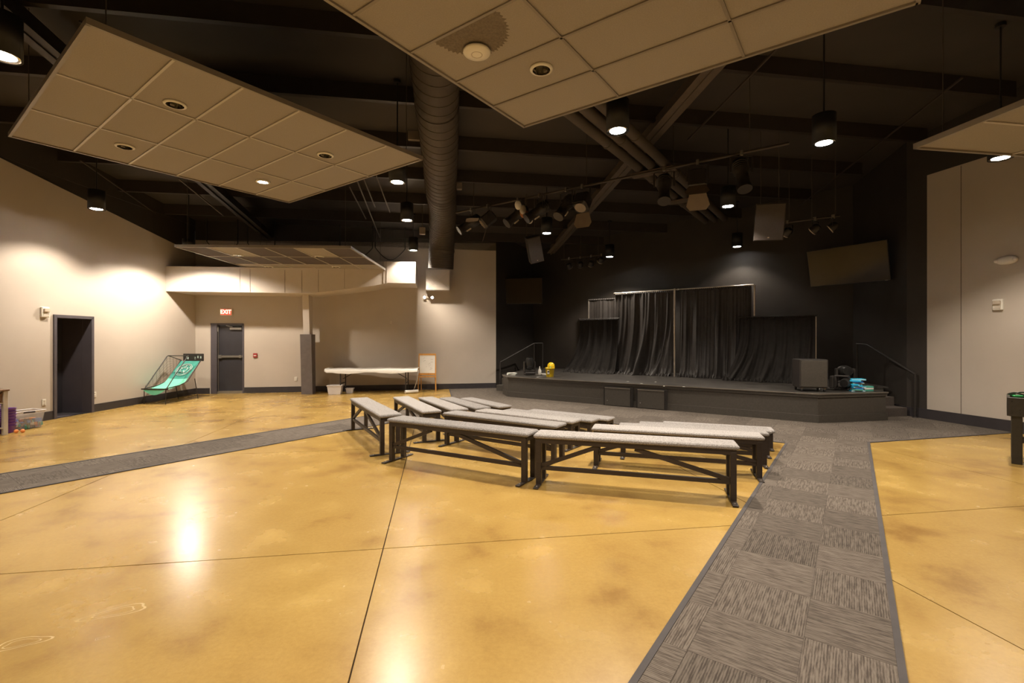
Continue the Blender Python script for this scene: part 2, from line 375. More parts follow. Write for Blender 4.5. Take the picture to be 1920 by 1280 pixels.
for p_, q_ in (((1290, 262), (1560, -15)), ((1500, 385), (1805, 145)), ((150, 300), (338, 432)), ((150, 40), (250, 170))): MB().bar(ceil_hit(*p_, .34), ceil_hit(*q_, .34), .025, .025).build('cross_brace', M['steel_dark'], ceiling)
M['thin'] = mat('thin grey pipe', (.12, .10, .085), .5)
for p_, q_ in (((668, 335), (712, 445)), ((682, 335), (703, 388)), ((704, 325), (731, 398)), ((655, 350), (686, 410)), ((335, 335), (420, 405))): MB().tube([ceil_hit(*p_, .42), ceil_hit(*q_, .42)], .016, 6).build('ceiling_pipe', M['thin'], ceiling)
# baseboards
def base(name, A, B, m=None, s0=0, s1=None, h=.17, th=.015):
    A, B = Vector((*A, 0)), Vector((*B, 0)); t = (B-A).normalized(); n = Vector((t.y, -t.x, 0))
    if n.dot(Vector((0, 6, 0))-A) < 0: n = -n
    s1 = (B-A).length if s1 is None else s1
    p, q = A+t*s0+n*th/2, A+t*s1+n*th/2; up = Vector((0, 0, h/2))
    return struct(name, MB().bar(p+up, q+up, th, h), m or M['base'])
base('baseboard_left', LW0, LW1, s1=ld0-.05); base('baseboard_left', LW0, LW1, s0=ld1+.05)
base('baseboard_back', *BW, s1=ex0-.02); base('baseboard_back', *BW, s0=ex1+.02)
base('baseboard_right', *RW, h=.2); base('baseboard_stage', SR1, RW0, h=.2); base('baseboard_stage', SB1, SR1, h=.2)
# vertical seams on the walls
def seam(px, W, z0, z1, name='trim_seam'):
    p = on_wall(*W, px, z0, .001); struct(name, MB().bar(p, p+Vector((0, 0, z1-z0)), .012, .004), mat('dark wall seam', (.16, .13, .10), .8))
seam(1802, RW, .2, 4.84)
for px in (440, 500, 556, 640): seam(px, BW, 3.9, 4.5)
# ---- left door in a recess
T = Vector((LW1[0]-LW0[0], LW1[1]-LW0[1], 0)).normalized(); NI = Vector((T.y, -T.x, 0))      # into the room
pL, pR = on_wall(*LW, 104, 0), on_wall(*LW, 170, 0); dw = (pR-pL).length
Mx = frame(pL, T, NI)
d1_ = MB()
for x in (-.025, dw+.025): d1_.box((x, .1, 1.03), (.06, .26, 2.06), mtx=Mx)
d1_.box((dw/2, .1, 2.055), (dw+.11, .26, .06), mtx=Mx)
dr = struct('door_1', d1_, M['frame'])
rv = MB(); rv.box((-.01, .42, 1.02), (.04, .5, 2.04), mtx=Mx); rv.box((dw+.01, .42, 1.02), (.04, .5, 2.04), mtx=Mx); rv.box((dw/2, .42, 2.05), (dw, .5, .04), mtx=Mx); rv.box((dw/2, .42, -.03), (dw, .5, .04), mtx=Mx)
rv.build('door_reveal', M['frame'], dr)
MB().box((dw/2, .62, 1.02), (dw-.04, .05, 2.02), mtx=Mx).build('door_leaf', M['door'], dr)
MB().box((dw*.83, .585, 1.0), (.03, .03, .14), mtx=Mx).build('door_handle', M['blk_plastic'], dr)
# ---- exit door
TB = Vector((BW1[0]-LW1[0], BW1[1]-LW1[1], 0)).normalized(); NB = Vector((TB.y, -TB.x, 0))
pE, pF = on_wall(*BW, 395, 0), on_wall(*BW, 457, 0); dw = (pF-pE).length; Me = frame(pE, TB, NB)
b = MB()
b.box((.10, .06, 1.02), (.16, .2, 2.04), mtx=Me); b.box((dw-.01, .06, 1.02), (.04, .16, 2.04), mtx=Me); b.box((dw/2, .06, 2.03), (dw, .16, .05), mtx=Me)
d2_ = struct('door_2', b, M['frame'])
MB().box(((dw+.16)/2, .10, 1.0), (dw-.2, .05, 1.96), mtx=Me, bev=.006).build('door_leaf', M['door'], d2_)
b = MB(); b.box(((dw+.18)/2, .035, 1.08), (dw-.24, .05, .06), mtx=Me); b.box((.24, .03, 1.08), (.09, .07, .10), mtx=Me); b.box((dw-.10, .03, 1.08), (.06, .07, .08), mtx=Me)
b.build('door_handle', M['steel'], d2_)
b = MB(); b.box((dw-.22, .03, 1.90), (.32, .05, .06), mtx=Me); b.bar(Me @ Vector((dw-.3, -.02, 1.95)), Me @ Vector((.4, .03, 1.99)), .02, .015); b.build('door_closer', M['steel'], d2_)
MB().box((.17, .03, 1.88), (.03, .04, .14), mtx=Me).build('alarm_contact', M['white'], d2_)
b = MB(); b.box(((dw+.16)/2, .04, .035), (dw-.2, .1, .07), mtx=Me); b.build('threshold', M['steel'], d2_)
MB().box((.19, .05, 1.0), (.012, .03, 1.9), mtx=Me).build('door_edge_strip', M['steel'], d2_)
# ---- soffit (haunched beam boxed in) on the back wall
def face_pt(px, y): X = (px-960)*y/F; return X
SF = ((-9.2, 12.55), (-2.72, 13.62))
def sf(px, z, off=0): return on_wall(SF[0], SF[1], px, z, off)
s_px = [(300, 2.86, 3.52), (585, 2.86, 3.56), (700, 3.10, 3.60), (700.1, 3.10, 3.78), (728, 3.19, 3.80), (779, 3.19, 3.80)]
b = MB(); TBt = TB
rows = []
for px, z0, z1 in s_px:
    p = sf(px, 0) if px > 310 else Vector((-9.165, 12.555, 0))
    k = (p-Vector((*LW1, 0))).dot(TB); q = Vector((*LW1, 0))+TB*k
    if px == 779: q = on_wall(*BW, 783, 0)
    q = q-NB*.01
    rows.append([(p.x, p.y, z0), (p.x, p.y, z1), (q.x, q.y, z1), (q.x, q.y, z0)])
vs = [v for r in rows for v in r]; fs = []
for i in range(len(rows)-1):
    for k in range(4): fs.append((i*4+k, i*4+(k+1) % 4, i*4+4+(k+1) % 4, i*4+4+k))
fs += [(3, 2, 1, 0), tuple(4*(len(rows)-1)+k for k in range(4))]
b.add(vs, fs); so = struct('trim_soffit', b, M['soffit'])
M['gap'] = mat('soffit joint', (.22, .18, .15), .8)
for px in (450, 469, 534, 566, 597, 646, 719, 725):
    p = sf(px, 2.87 if px < 590 else 2.87+(min(px, 726)-585)*.0023, .002); MB().bar(p, p+Vector((0, 0, .62)), .012, .006).build('joint_line', M['gap'], so)
# ---- leaning steel column in front of the back wall
Pc = Vector((-5.93, 13.78, 0)); rz = rot_to(TB)
def lean_box(z0, z1, w_, y0, y1, l0, l1, x0=0, x1=0):
    vs = []
    for z, l, xo in ((z0, l0, x0), (z1, l1, x1)):
        for x, y in ((-w_/2+xo, y0+l), (w_/2+xo, y0+l), (w_/2+xo, y1), (-w_/2+xo, y1)): vs.append((x, y, z))
    return MB().add(vs, [(3, 2, 1, 0), (4, 5, 6, 7), (0, 1, 5, 4), (1, 2, 6, 5), (2, 3, 7, 6), (3, 0, 4, 7)], mtx=Matrix.Translation(Pc) @ Matrix.Rotation(rz, 4, 'Z'))
col = struct('trim_column', lean_box(1.72, 2.88, .17, .0, .3, -.10, -.16, -.01, -.03), M['soffit'])
lean_box(0, 1.73, .30, -.1, .34, 0, -.10, .0, -.015).build('column_pad', mat('grey column pad', (.13, .11, .105), .6), col)
# ---- duct wall cap
pc = on_wall(*BW, 820, 3.42); b = MB(); mc = Matrix.Translation(pc) @ Matrix.Rotation(rot_to(TB), 4, 'Z')
b.box((0, -.22, -.0), (.72, .44, .62), mtx=mc); cap = struct('trim_duct_box', b, M['beige'])
b = MB(); b.bar(mc @ Vector((-.35, -.443, -.3)), mc @ Vector((.35, -.443, .3)), .01, .006); b.bar(mc @ Vector((.35, -.443, -.3)), mc @ Vector((-.35, -.443, .3)), .01, .006); b.build('crease', M['soffit'], cap)

# ------------------------------------------------------------------ spiral duct
dp = [(-.72, 3.6, 5.85), (-.95, 5.6, 5.66), (-1.18, 7.4, 5.42), (-1.4, 9.2, 5.22), (-1.62, 10.8, 5.05), (-1.76, 12.0, 4.92), (-1.86, 12.7, 4.72), (-1.94, 13.15, 4.35), (-1.98, 13.3, 3.95), (-2.0, 13.35, 3.57)]
du = thing('spiral_duct', 'large dark round spiral air duct running back to the beige wall', 'duct', (-1.3, 8, 5.4))
def loc(pts, o): return [tuple(Vector(p)-o.location) for p in pts]
import bisect
def resample(pts, n):
    P = [Vector(p) for p in pts]
    out = []
    for k in range(n):
        t = k/(n-1)*(len(P)-1); i = min(int(t), len(P)-2); u = t-i
        p0, p1, p2, p3 = P[max(i-1, 0)], P[i], P[i+1], P[min(i+2, len(P)-1)]
        out.append(.5*((2*p1)+(-p0+p2)*u+(2*p0-5*p1+4*p2-p3)*u*u+(-p0+3*p1-3*p2+p3)*u**3))
    return out
rs = resample(loc(dp, du), 60); MB().tube(rs, .35, 32).build('duct_pipe', M['duct'], du)
b = MB()
hel = resample(loc(dp, du), 2200); turns = 70
ring = []
for i, p in enumerate(hel):
    d = (hel[min(i+1, len(hel)-1)]-hel[max(i-1, 0)]).normalized(); sx = d.cross(Vector((0, 0, 1) if abs(d.z) < .8 else (0, 1, 0))).normalized(); 
    if i and sx.dot(prev) < 0: sx = -sx
    prev = sx; sy = sx.cross(d); a = i/len(hel)*turns*2*math.pi; ring.append(p+(sx*math.cos(a)+sy*math.sin(a))*.352)
b.tube(ring, .007, 3); b.build('spiral_seam', M['duct'], du)
b = MB()
for k in (14, 27, 40, 50):
    c0, c1 = rs[k], rs[k]+(rs[k+1]-rs[k]).normalized()*.07; MB().tube([c0, c1], .362, 32, cap=False).build('collar', M['duct'], du)
for k in (14, 27, 40):
    for sx in (-.36, .36): c0 = rs[k]+Vector((sx, 0, 0)); MB().bar(c0, c0+Vector((0, 0, .5)), .02, .004).build('hanger_strap', M['cable'], du)
# small beige boxes beside the duct
for i, (px, py, Y, s, lb) in enumerate(((778, 250, 9.2, .26, 'square grey box beside the round duct, highest of three'), (858, 346, 11.0, .20, 'small grey box right of the round duct, among the purlins'), (792, 433, 12.6, .16, 'small pale box left of the round duct, lowest of three'))):
    X, Z = (px-960)*Y/F, CAMH+(HZ-py)*Y/F
    o = MB().box((0, 0, 0), (s, .12, s*1.15), bev=.01).build('junction_box', mat('box grey', (.22, .18, .15), .6)); o.location = (X, Y, Z); o.rotation_euler = (0, 0, .15); tag(o, lb, 'box', 'boxes near the duct')
    sw = MB().bar((0, 0, s*.5), (0, 0, ceil_z(X, Y)-Z-.02), .02, .02).build('hanger', M['cable'], o)
# three parallel pipes
for k in range(3):
    p0, p1 = uw(-3.42+k*.25, 5.3, 4.95), uw(-3.42+k*.25, 14.2, 4.95)
    o = thing('conduit_pipe', ('first', 'middle', 'right-hand')[k]+' of three thick dark conduits running toward the stage', 'pipe', p0, 0, 'three overhead conduits')
    dv = p1-p0; MB().tube([(0, 0, 0), dv], .085, 14).build('pipe', M['duct'], o)
    for t in (.25, .5, .75): MB().tube([dv*t, dv*t+dv.normalized()*.06], .098, 14).build('coupling', M['duct'], o)
for k, wv in enumerate((9.1, 11.4)):
    c0 = uw(-3.17, wv, 4.84); o = thing('pipe_bracket', ('near', 'far')[k]+' steel trapeze bracket clamping the three conduits', 'bracket', c0, rot_to(D2), 'conduit brackets')
    MB().box((0, 0, 0), (.86, .26, .03)).build('cross_plate', mat('bracket metal', (.13, .10, .08), .5, .3), o)
    for s in (-.4, .4): MB().bar((s, 0, 0), (s, 0, ceil_z(c0.x, c0.y)-c0.z-.02), .012, .012).build('threaded_rod', M['cable'], o)

# ------------------------------------------------------------------ lamps
def spot(loc_, W, size=110, blend=.5, r=.09, col=LAMP):
    l = bpy.data.lights.new('lamp', 'SPOT'); l.energy = W; l.spot_size = math.radians(size); l.spot_blend = blend; l.shadow_soft_size = r; l.color = col
    o = bpy.data.objects.new('lamp', l); C.objects.link(o); o.location = loc_; return o
def can(x, y, z, label, W=CAN_W, size=124, blend=.45, hgt=.37, r=.135):
    o = thing('pendant_can_light', label, 'ceiling light', (x, y, z), 0, 'black cylinder pendant lights')
    MB().lathe([(r-.012, .02), (r, 0), (r, hgt), (.02, hgt)], n=28).build('can_body', M['can'], o)
    MB().lathe([(.0001, .011), (.095, .011)], n=28).build('lit_lens', M['lit'], o)
    MB().lathe([(r-.012, .022), (r-.014, .004), (.097, .012)], n=28).build('trim_ring', M['chrome'], o)
    top = ceil_z(x, y)-z
    if top > hgt+.05:
        MB().tube([(0, 0, hgt), (0, 0, top)], .011, 8).build('stem', M['blk_plastic'], o)
        MB().lathe([(.06, top-.05), (.06, top-.01)], n=16).build('canopy', M['blk_plastic'], o)
    s = spot((x, y, z-.02), W, size, blend); s.name = 'lamp'; s.parent = o; s.location = (0, 0, -.012); s.name = 'bulb'
    return o
def cp(px, py, z): Y = (z-CAMH)*F/(HZ-py); return ((px-960)*Y/F, Y, z)
cans = [((4, 107, 4.1), 'large black cylinder light in the upper left corner', 1), ((181, 393, 4.1), 'black cylinder light close to the left wall, above the doorway', 1.05),
        ((745, 343, 4.1), 'black cylinder light just past the right tip of the left ceiling panel', 1.1), ((763, 414, 4.1), 'black cylinder light left of the round duct, middle of three', 1),
        ((775, 470, 4.1), 'black cylinder light in front of the right end of the pale soffit', 1.5), ((1158, 247, 4.1), 'bright round light beside the three overhead conduits', 1.8),
        ((1545, 270, 4.1), 'black cylinder light hanging on a long stem above the right side', 1), ((1365, 388, 4.1), 'black cylinder light under the lighting bar, left of the right speaker', 1),
        ((1382, 463, 4.1), 'small lit cylinder light above the right end of the tall curtains', .25), ((1025, 438, 4.1), 'black cylinder light right of the left hanging speaker', 1),
        ((1143, 482, 4.06), 'small lit cylinder light over the stage, right of the round lamps', 1.0), ((1876, 298, 4.1), 'black cylinder light by the right beige wall, under the right panel', 1.2)]
for (px, py, z), lb, k in cans: can(*cp(px, py, z), lb, CAN_W*k)
can(-7.9, 11.6, 3.79, 'black cylinder light above the left corner of the small rear panel', CAN_W*1.7, 150, .4, .24)
for i, (x, y) in enumerate(((-7.6, 4.6), (-3.6, -.6), (-.5, -2.2), (3.2, .4), (6.6, 2.2), (6.9, -2.4), (-6.9, -2.2), (1.6, -4.2))):
    can(x, y, 4.1, ['cylinder light left of and beside the camera', 'cylinder light behind the camera, left', 'cylinder light straight behind the camera', 'cylinder light above the carpet path near the camera', 'cylinder light right of the camera', 'cylinder light behind the camera, far right', 'cylinder light behind the camera, far left', 'cylinder light near the rear wall'][i], CAN_W*.85)

# ------------------------------------------------------------------ ceiling cloud panels
def panel(name_lb, corner, ax, ay, nx, ny, sx, sy, z, grid, dark=(), tilt=0, lights=(), mats=None):
    """corner = point; tiles run nx along ax (size sx), ny along ay (size sy)"""
    o = thing('ceiling_cloud_panel', name_lb, 'ceiling panel', (corner[0], corner[1], z), rot_to(ax), 'hanging square ceiling panels')
    sgn = 1 if ax.cross(ay).z > 0 else -1
    W_, H_ = nx*sx, ny*sy; gw = .024
    def P(x, y): return (x, y*sgn)
    b = MB()
    for cx, cy, dx, dy in ((W_/2, 0, W_+.03, .03), (W_/2, H_, W_+.03, .03), (0, H_/2, .03, H_), (W_, H_/2, .03, H_)): b.box((*P(cx, cy), .02), (dx, dy, .055))
    b.build('edge_frame', M['tbar'], o)
    b = MB()
    for i in range(1, nx): b.box((*P(i*sx, H_/2), .003), (gw, H_, .010))
    for j in range(1, ny): b.box((*P(W_/2, j*sy), .003), (W_, gw, .010))
    b.build('grid_bars', grid, o)
    for i in range(nx):
        for j in range(ny):
            tbm = MB(); X0, X1_, Y0, Y1_ = i*sx+.008, (i+1)*sx-.008, j*sy+.008, (j+1)*sy-.008; hs = [l for l in lights if X0+.08 < l[0] < X1_-.08 and Y0+.08 < l[1] < Y1_-.08]
            if hs:
                hx, hy = hs[0][:2]; h_ = .079
                for qa, qb, qc, qd in ((X0, hx-h_, Y0, Y1_), (hx+h_, X1_, Y0, Y1_), (hx-h_, hx+h_, Y0, hy-h_), (hx-h_, hx+h_, hy+h_, Y1_)): tbm.box((*P((qa+qb)/2, (qc+qd)/2), .019), (qb-qa, qd-qc, .016))
            else: tbm.box((*P((i+.5)*sx, (j+.5)*sy), .019), (sx-.016, sy-.016, .016))
            tbm.build('acoustic_tile', M['tile_dark'] if (i, j) in dark else M['tile'], o)
    for cx, cy in ((.15, .15), (W_-.15, .15), (W_-.15, H_-.15), (.15, H_-.15)):
        wp = o.location+ax*cx+ay*cy; MB().tube([(*P(cx, cy), .03), (*P(cx, cy), ceil_z(wp.x, wp.y)-z)], .005, 5).build('hanger_wire', M['cable'], o)
    for (fx, fy, lit) in lights:
        c = (*P(fx, fy), 0)
        dl = MB().lathe([(.085, -.012), (.108, -.008), (.112, .008), (.086, .008)], c, 28, cap=False).build('downlight_ring', M['white'], o)
        MB().lathe([(.086, -.010), (.080, .05), (.062, .11), (.030, .13), (.0001, .13)], c, 14, smooth=False, cap=False).build('reflector', M['refl'], dl)
        MB().lathe([(.0001, .02 if lit else .09), (.078 if lit else .028, .02 if lit else .09), (.078 if lit else .028, .03 if lit else .125)], c, 20).build('lit_lens' if lit else 'unlit_bulb', M['lit'] if lit else M['white'], dl)
        if lit:
            s = spot((0, 0, 0), lit, 110, .6, .07); s.parent = o; s.location = (*P(fx, fy), -.03); s.name = 'bulb'
    return o
def onp(px, py, z, corner, ax, ay):
    Y = (z-CAMH)*F/(HZ-py); v = Vector(((px-960)*Y/F-corner[0], Y-corner[1], 0)); return v.dot(ax), v.dot(ay)
TX, TY = .61, 1.22
cA = (.146, 5.78)
L = [onp(px, py, 4.18, cA, -D1, D2)+(e,) for px, py, e in ((1015, 130, 0),)]+[(3.1, 3.05, 0), (1.5, 3.1, PANEL_W), (3.2, .6, PANEL_W)]
pA = panel('large tan ceiling panel overhead with a dark fan-shaped soot stain', cA, -D1, D2, 6, 3, TX, TY, 4.18, M['tbar'], lights=L)
cB = cp(165, 45, 4.18)[:2]
axB = (Vector((*cp(785, 297, 4.18)[:2], 0))-Vector((*cB, 0))).normalized(); ayB = Vector((-axB.y, axB.x, 0))
L = [onp(px, py, 4.18, cB, axB, ayB)+(e,) for px, py, e in ((328, 196, 0), (234, 275, 0), (610, 291, 0), (493, 341, PANEL_W*.8))]
pB = panel('tan ceiling panel hanging at the upper left, with four round downlights', cB, axB, ayB, 6, 3, TX, 1.21, 4.18, M['tbar_w'], lights=L)
cC = cp(329, 462.5, 3.55)[:2]; axC = (Vector((*cp(658, 465, 3.55)[:2], 0))-Vector((*cC, 0))).normalized(); ayC = Vector((-axC.y, axC.x, 0))
L = [onp(px, py, 3.55, cC, axC, ayC)+(e,) for px, py, e in ((447, 478.5, 30), (599, 481, 0), (504, 500.3, 0), (630, 500.5, 0))]
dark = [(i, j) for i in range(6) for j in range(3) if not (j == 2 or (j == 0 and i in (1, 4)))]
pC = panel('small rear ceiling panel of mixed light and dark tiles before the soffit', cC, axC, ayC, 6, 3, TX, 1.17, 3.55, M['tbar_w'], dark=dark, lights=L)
cD = cp(1717, 277.5, 3.6)[:2]
pD = panel('tan ceiling panel cut by the right edge of the picture', cD, E1, -E2, 3, 6, TY, TX, 3.6, M['tbar_w'], lights=[(1.8, 2.0, 0)])
# soot fan and access point on the big panel
fx, fy = onp(893, 72, 4.18, cA, -D1, D2)
cx, cy = TX*3.0, fy
fan = []
x0 = TX*3-.014
for k in range(61):
    a = math.pi*k/60; r = .33+.012*(-1)**k+random.uniform(-.008, .008); fan.append((x0-math.sin(a)*r*1.25, (fy-math.cos(a)*r*1.05)))
sg = 1 if (-D1).cross(D2).z > 0 else -1
fan = [(x, y*sg) for x, y in fan]
MB().prism(fan, .0095, .0108).build('soot_stain', M['stain'], pA)
apx = cp(894, 98, 4.165); o = thing('access_point', 'round white disc unit on the big overhead panel beside the soot stain', 'detector', apx)
MB().lathe([(.118, .012), (.125, .002), (.118, -.012), (.05, -.024), (.0001, -.024)], n=32).build('disc_body', M['white'], o)
MB().lathe([(.052, -.022), (.050, -.0255), (.044, -.0255), (.042, -.022)], n=32).build('ring', M['beige'], o)

# ------------------------------------------------------------------ stage
SZ = .56
stage_poly = [(-.28, 13.8), (-.13, 13.07), (5.8, 8.97), (7.36, 9.28), (7.2, 10.4), (8.10, 10.52), (8.17, 10.3), (8.5, 11.9), (.80, 17.35), (.2, 16.4), (.35, 15.9)]
def inset(k): return [(-.28+k, 13.8), (-.13+k, 13.07+k*1.0), (5.8, 8.97+k*1.25), (7.36-k, 9.28+k), (7.2-k, 10.4+k*.3), (8.0, 10.5), (8.14, 10.4), (8.45, 11.9), (.80, 17.3), (.25, 16.4), (.38, 15.9)]
st = thing('stage', 'low black wooden stage across the back with glossy top', 'stage', (0, 0, 0))
MB().prism(inset(.03), 0, SZ-.03).build('fascia', M['stage_side'], st)
MB().prism(stage_poly, SZ-.03, SZ).build('stage_top', M['black_gloss'], st)
MB().prism(inset(.012), SZ-.075, SZ-.031).build('nosing', M['stage_side'], st)
MB().prism(inset(.006), 0, .15).build('skirting', M['stage_side'], st)
M['worn'] = mat('worn stage edge with painted highlight', (.16, .135, .11), .45)  # worn nosing; the lit edge highlight is put into its lighter colour
for p_, q_ in ((stage_poly[0], stage_poly[1]), (stage_poly[1], stage_poly[2]), (stage_poly[2], stage_poly[3])): MB().bar((*p_, SZ-.006), (*q_, SZ-.006), .014, .013).build('worn_highlight_edge', M['worn'], st)
for px, py in ((1177, 715), (1203, 719), (1229, 716), (1245, 724), (1282, 725), (1345, 709), (1008, 707)):
    Y = 1.04*F/(py-HZ); MB().box(((px-960)*Y/F, Y, SZ+.003), (.05, .03, .005), px).build('paper_scrap', M['paper'], st)
A3, B3 = Vector((-.13, 13.07, 0)), Vector((5.8, 8.97, 0)); TS3 = (B3-A3).normalized(); NS3 = Vector((TS3.y, -TS3.x, 0))
for k, (a, b_) in enumerate(((1133, 1187), (1194, 1251))):
    p, q = on_wall((A3.x, A3.y), (B3.x, B3.y), a, 0), on_wall((A3.x, A3.y), (B3.x, B3.y), b_, 0); wd = (q-p).length
    mm = frame(p, TS3, NS3)
    o = MB().box((wd/2, -.012, .235), (wd, .05, .45), mtx=mm).build('hatch_frame', M['cloth'], st)
    MB().box((wd/2-.01, -.04, .225), (wd-.09, .02, .41), mtx=mm, bev=.004).build('hatch_door', M['stage_side'], o)
    MB().box((wd/2-.01, -.045, .435), (wd-.09, .03, .014), mtx=mm).build('top_edge', M['steel'], o)
    MB().sphere((.10, -.055, .13), .012, 8, mtx=mm).build('latch', M['steel'], o)
# right steps
for k in range(2):
    h = .187*(k+1); y0 = .28*k
    b = MB(); mm = Matrix.Translation((7.30, 9.62, 0)) @ Matrix.Rotation(rot_to(E1), 4, 'Z')
    if k == 0: stp = thing('stage_steps', 'dark carpeted steps at the right end of the stage', 'steps')
    b.box((.42, y0+.39-.14*k, h/2), (.84, .76-.28*k, h), mtx=mm, bev=.006).build('step', mat('dark step carpet', (.07, .055, .046), .9, var=.3, scale=60), stp)
stl = thing('stage_steps', 'dark steps hidden at the left end of the stage behind the rail', 'steps')
for k in range(2):
    mm = Matrix.Translation((-.36, 14.5, 0)) @ Matrix.Rotation(rot_to(D1), 4, 'Z')
    h = .187*(k+1); MB().box((.42+.14*k, -.1, h/2), (.84-.28*k, .5, h), mtx=mm, bev=.006).build('step', M['stage_side'], stl)
# handrails
def rail(lb, pts, posts):
    o = thing('handrail', lb, 'handrail', posts[0][0]); l = o.location.copy()
    MB().tube([Vector(p)-l for p in pts], .022, 10).build('rail', M['blk_met'], o)
    for p, q in posts: MB().tube([Vector(p)-l, Vector(q)-l], .022, 10).build('post', M['blk_met'], o); MB().lathe([(.05, 0), (.05, .008), (.025, .012)], tuple(Vector(p)-l), 16).build('foot_flange', M['blk_met'], o)
rail('black sloping handrail on the right stage steps beside the beige wall', [(8.17, 9.62, .88), (8.02, 10.72, 1.47), (7.99, 11.0, 1.48)], [((8.17, 9.62, .007), (8.17, 9.62, .9)), ((7.99, 11.0, SZ), (7.99, 11.0, 1.48))])
rail('thin dark handrail on the left stage steps', [(-.37, 15.0, .86), (.74, 15.95, 1.45), (1.03, 15.97, 1.45)], [((-.37, 15.0, .0066), (-.37, 15.0, .87)), ((.74, 15.95, SZ), (.74, 15.95, 1.45)), ((1.03, 15.97, SZ), (1.03, 15.97, 1.45))])

# ------------------------------------------------------------------ curtains on pipe frames
def ray_w(px, wv): k = (px-960)/F; t = wv/(D1.x*k+D1.y); return Vector((k*t, t, 0))
def drape(lb, A, B, z, nf, amp, flareA=0, flareB=0, fwd=.25, seed=1, m=None, sh=0):
    rnd = random.Random(seed); A, B = Vector(A), Vector(B); t = (B-A).normalized(); n = Vector((t.y, -t.x, 0)); 
    if n.dot(-A) < 0: n = -n
    Ln = (B-A).length; NU, NV = int(nf*14), 22; vs = []; ph = [rnd.uniform(0, 6) for _ in range(4)]; FD = [((k+rnd.uniform(.1, .9))/nf, rnd.uniform(.16, .5)/nf, rnd.choice((.35, .6, 1, 1.3)), rnd.uniform(-.05, .05) if rnd.random() < .6 else -rnd.uniform(.05, .14)) for k in range(int(nf))]
    for j in range(NV+1):
        v = j/NV; zz = z-(z-SZ-.012)*v; fl = max(0, (v-.15)/.85)**2.2
        for i in range(NU+1):
            u = i/NU
            s = u*Ln - flareA*fl*(1-u)**1.5 + flareB*fl*u**1.5
            f = sum(h_*math.exp(-((u-c_0-dr*v**2.5)/(w_0*(1+.5*v)))**2) for c_0, w_0, h_, dr in FD)*1.5-.5+.18*math.sin(2*math.pi*nf*1.7*u+ph[0])*(1-.6*v)
            f2 = math.sin(2*math.pi*nf*.43*u+ph[2]+v*1.2)
            a = amp*(.45+.75*v)
            off = f*a+f2*a*.7*v+(fwd*fl if fwd else 0)
            zp = zz
            if j == NV: off += .05+.05*math.sin(u*nf*9+ph[3]); 
            if j == NV-1: off += .02*math.sin(u*nf*7)
            p = A+t*s+n*off; vs.append((p.x-A.x, p.y-A.y, zp))
    fs = [(j*(NU+1)+i, j*(NU+1)+i+1, (j+1)*(NU+1)+i+1, (j+1)*(NU+1)+i) for j in range(NV) for i in range(NU)]
    # header sleeve and puddle
    b = MB().add(vs, fs, True); o = thing('stage_curtain', lb, 'curtain', (A.x, A.y, 0), 0, 'black pipe and drape curtains')
    b.build('drape', m or M['cloth2'], o)
    hb = MB(); hv = []
    for i in range(NU+1):
        u = i/NU; 
        for k in range(6):
            a = k*math.pi/3; rr = .032+.008*math.sin(u*nf*17); p = t*(u*Ln)+n*rr*math.cos(a); hv.append((p.x, p.y, z+.01+rr*math.sin(a)))
    hf = [(i*6+k, i*6+(k+1) % 6, (i+1)*6+(k+1) % 6, (i+1)*6+k) for i in range(NU) for k in range(6)]
    hb.add(hv, hf, True).build('rod_sleeve', m or M['cloth2'], o)
    pb = MB(); pv = []; 
    for i in range(NU+1):
        u = i/NU; s = u*Ln-flareA*(1-u)**1.5+flareB*u**1.5
        base_ = t*s+n*(fwd+.06)
        for k in range(5):
            a = k*math.pi/4; rr = .05+.03*math.sin(u*nf*11+k)+.02*math.sin(u*37); p = base_+n*(rr*1.9*math.cos(a)); pv.append((p.x, p.y, SZ+.003+max(0, rr*1.0*math.sin(a))))
    pf = [(i*5+k, i*5+k+1, (i+1)*5+k+1, (i+1)*5+k) for i in range(NU) for k in range(4)]
    pb.add(pv, pf, True).build('hem_puddle', m or M['cloth2'], o)
    return o
def pole(lb, p, z, r=.022):
    o = thing('drape_pole', lb, 'pole', (p.x, p.y, SZ), 0, 'aluminium drape poles')
    MB().tube([(0, 0, .006), (0, 0, z-SZ)], r, 12).build('upright', M['alu'], o); MB().box((0, 0, .003), (.4, .4, .006), rot_to(D2)).build('base_plate', M['blk_met'], o)
def rod(lb, p, q, z, mk='alu'):
    o = thing('drape_rod', lb, 'rod', (p.x, p.y, z), 0, 'horizontal drape rods'); d = q-p; MB().tube([-d.normalized()*.05, d+d.normalized()*.05], .019, 10).build('tube', M[mk], o)
    MB().sphere((0, 0, 0), .03, 8).build('end_hook', M[mk], o)
W1 = 13.5; a1, a2, a3 = ray_w(1154, W1+.1), ray_w(1271, W1), ray_w(1409, W1)
f_ = (a2-a1)*.965+a1
drape('left tall black curtain, left of the bright centre pole', a1, f_, 2.93, 12, .06, .22, -.05, .25, 3)
drape('right tall black curtain, right of the bright centre pole', a2+(a3-a2)*.03, a3, 2.93, 13, .06, -.02, .0, .2, 5)
rod('silver rod over the left tall curtain', a1, a2, 2.985); rod('silver rod over the right tall curtain', a2, a3, 2.985)
pole('bright silver centre pole between the two tall curtains', a2-D1*.30, 2.98, .026); pole('silver pole at the left end of the tall curtains', a1+D1*.08, 2.98); pole('silver pole at the right end of the tall curtains', a3+D2*.07, 2.98)
b1, b2 = ray_w(1087, 13.35), ray_w(1150, 13.35)+D2*.15
drape('low black curtain at the left, its hem flaring out on the stage', b1, b2, 2.17, 9, .05, .45, 0, .25, 8, M['cloth']); rod('dark rod over the low left curtain', b1, b2, 2.21, 'blk_met'); pole('thin pole behind the low left curtain', b1+D1*.1, 2.2)
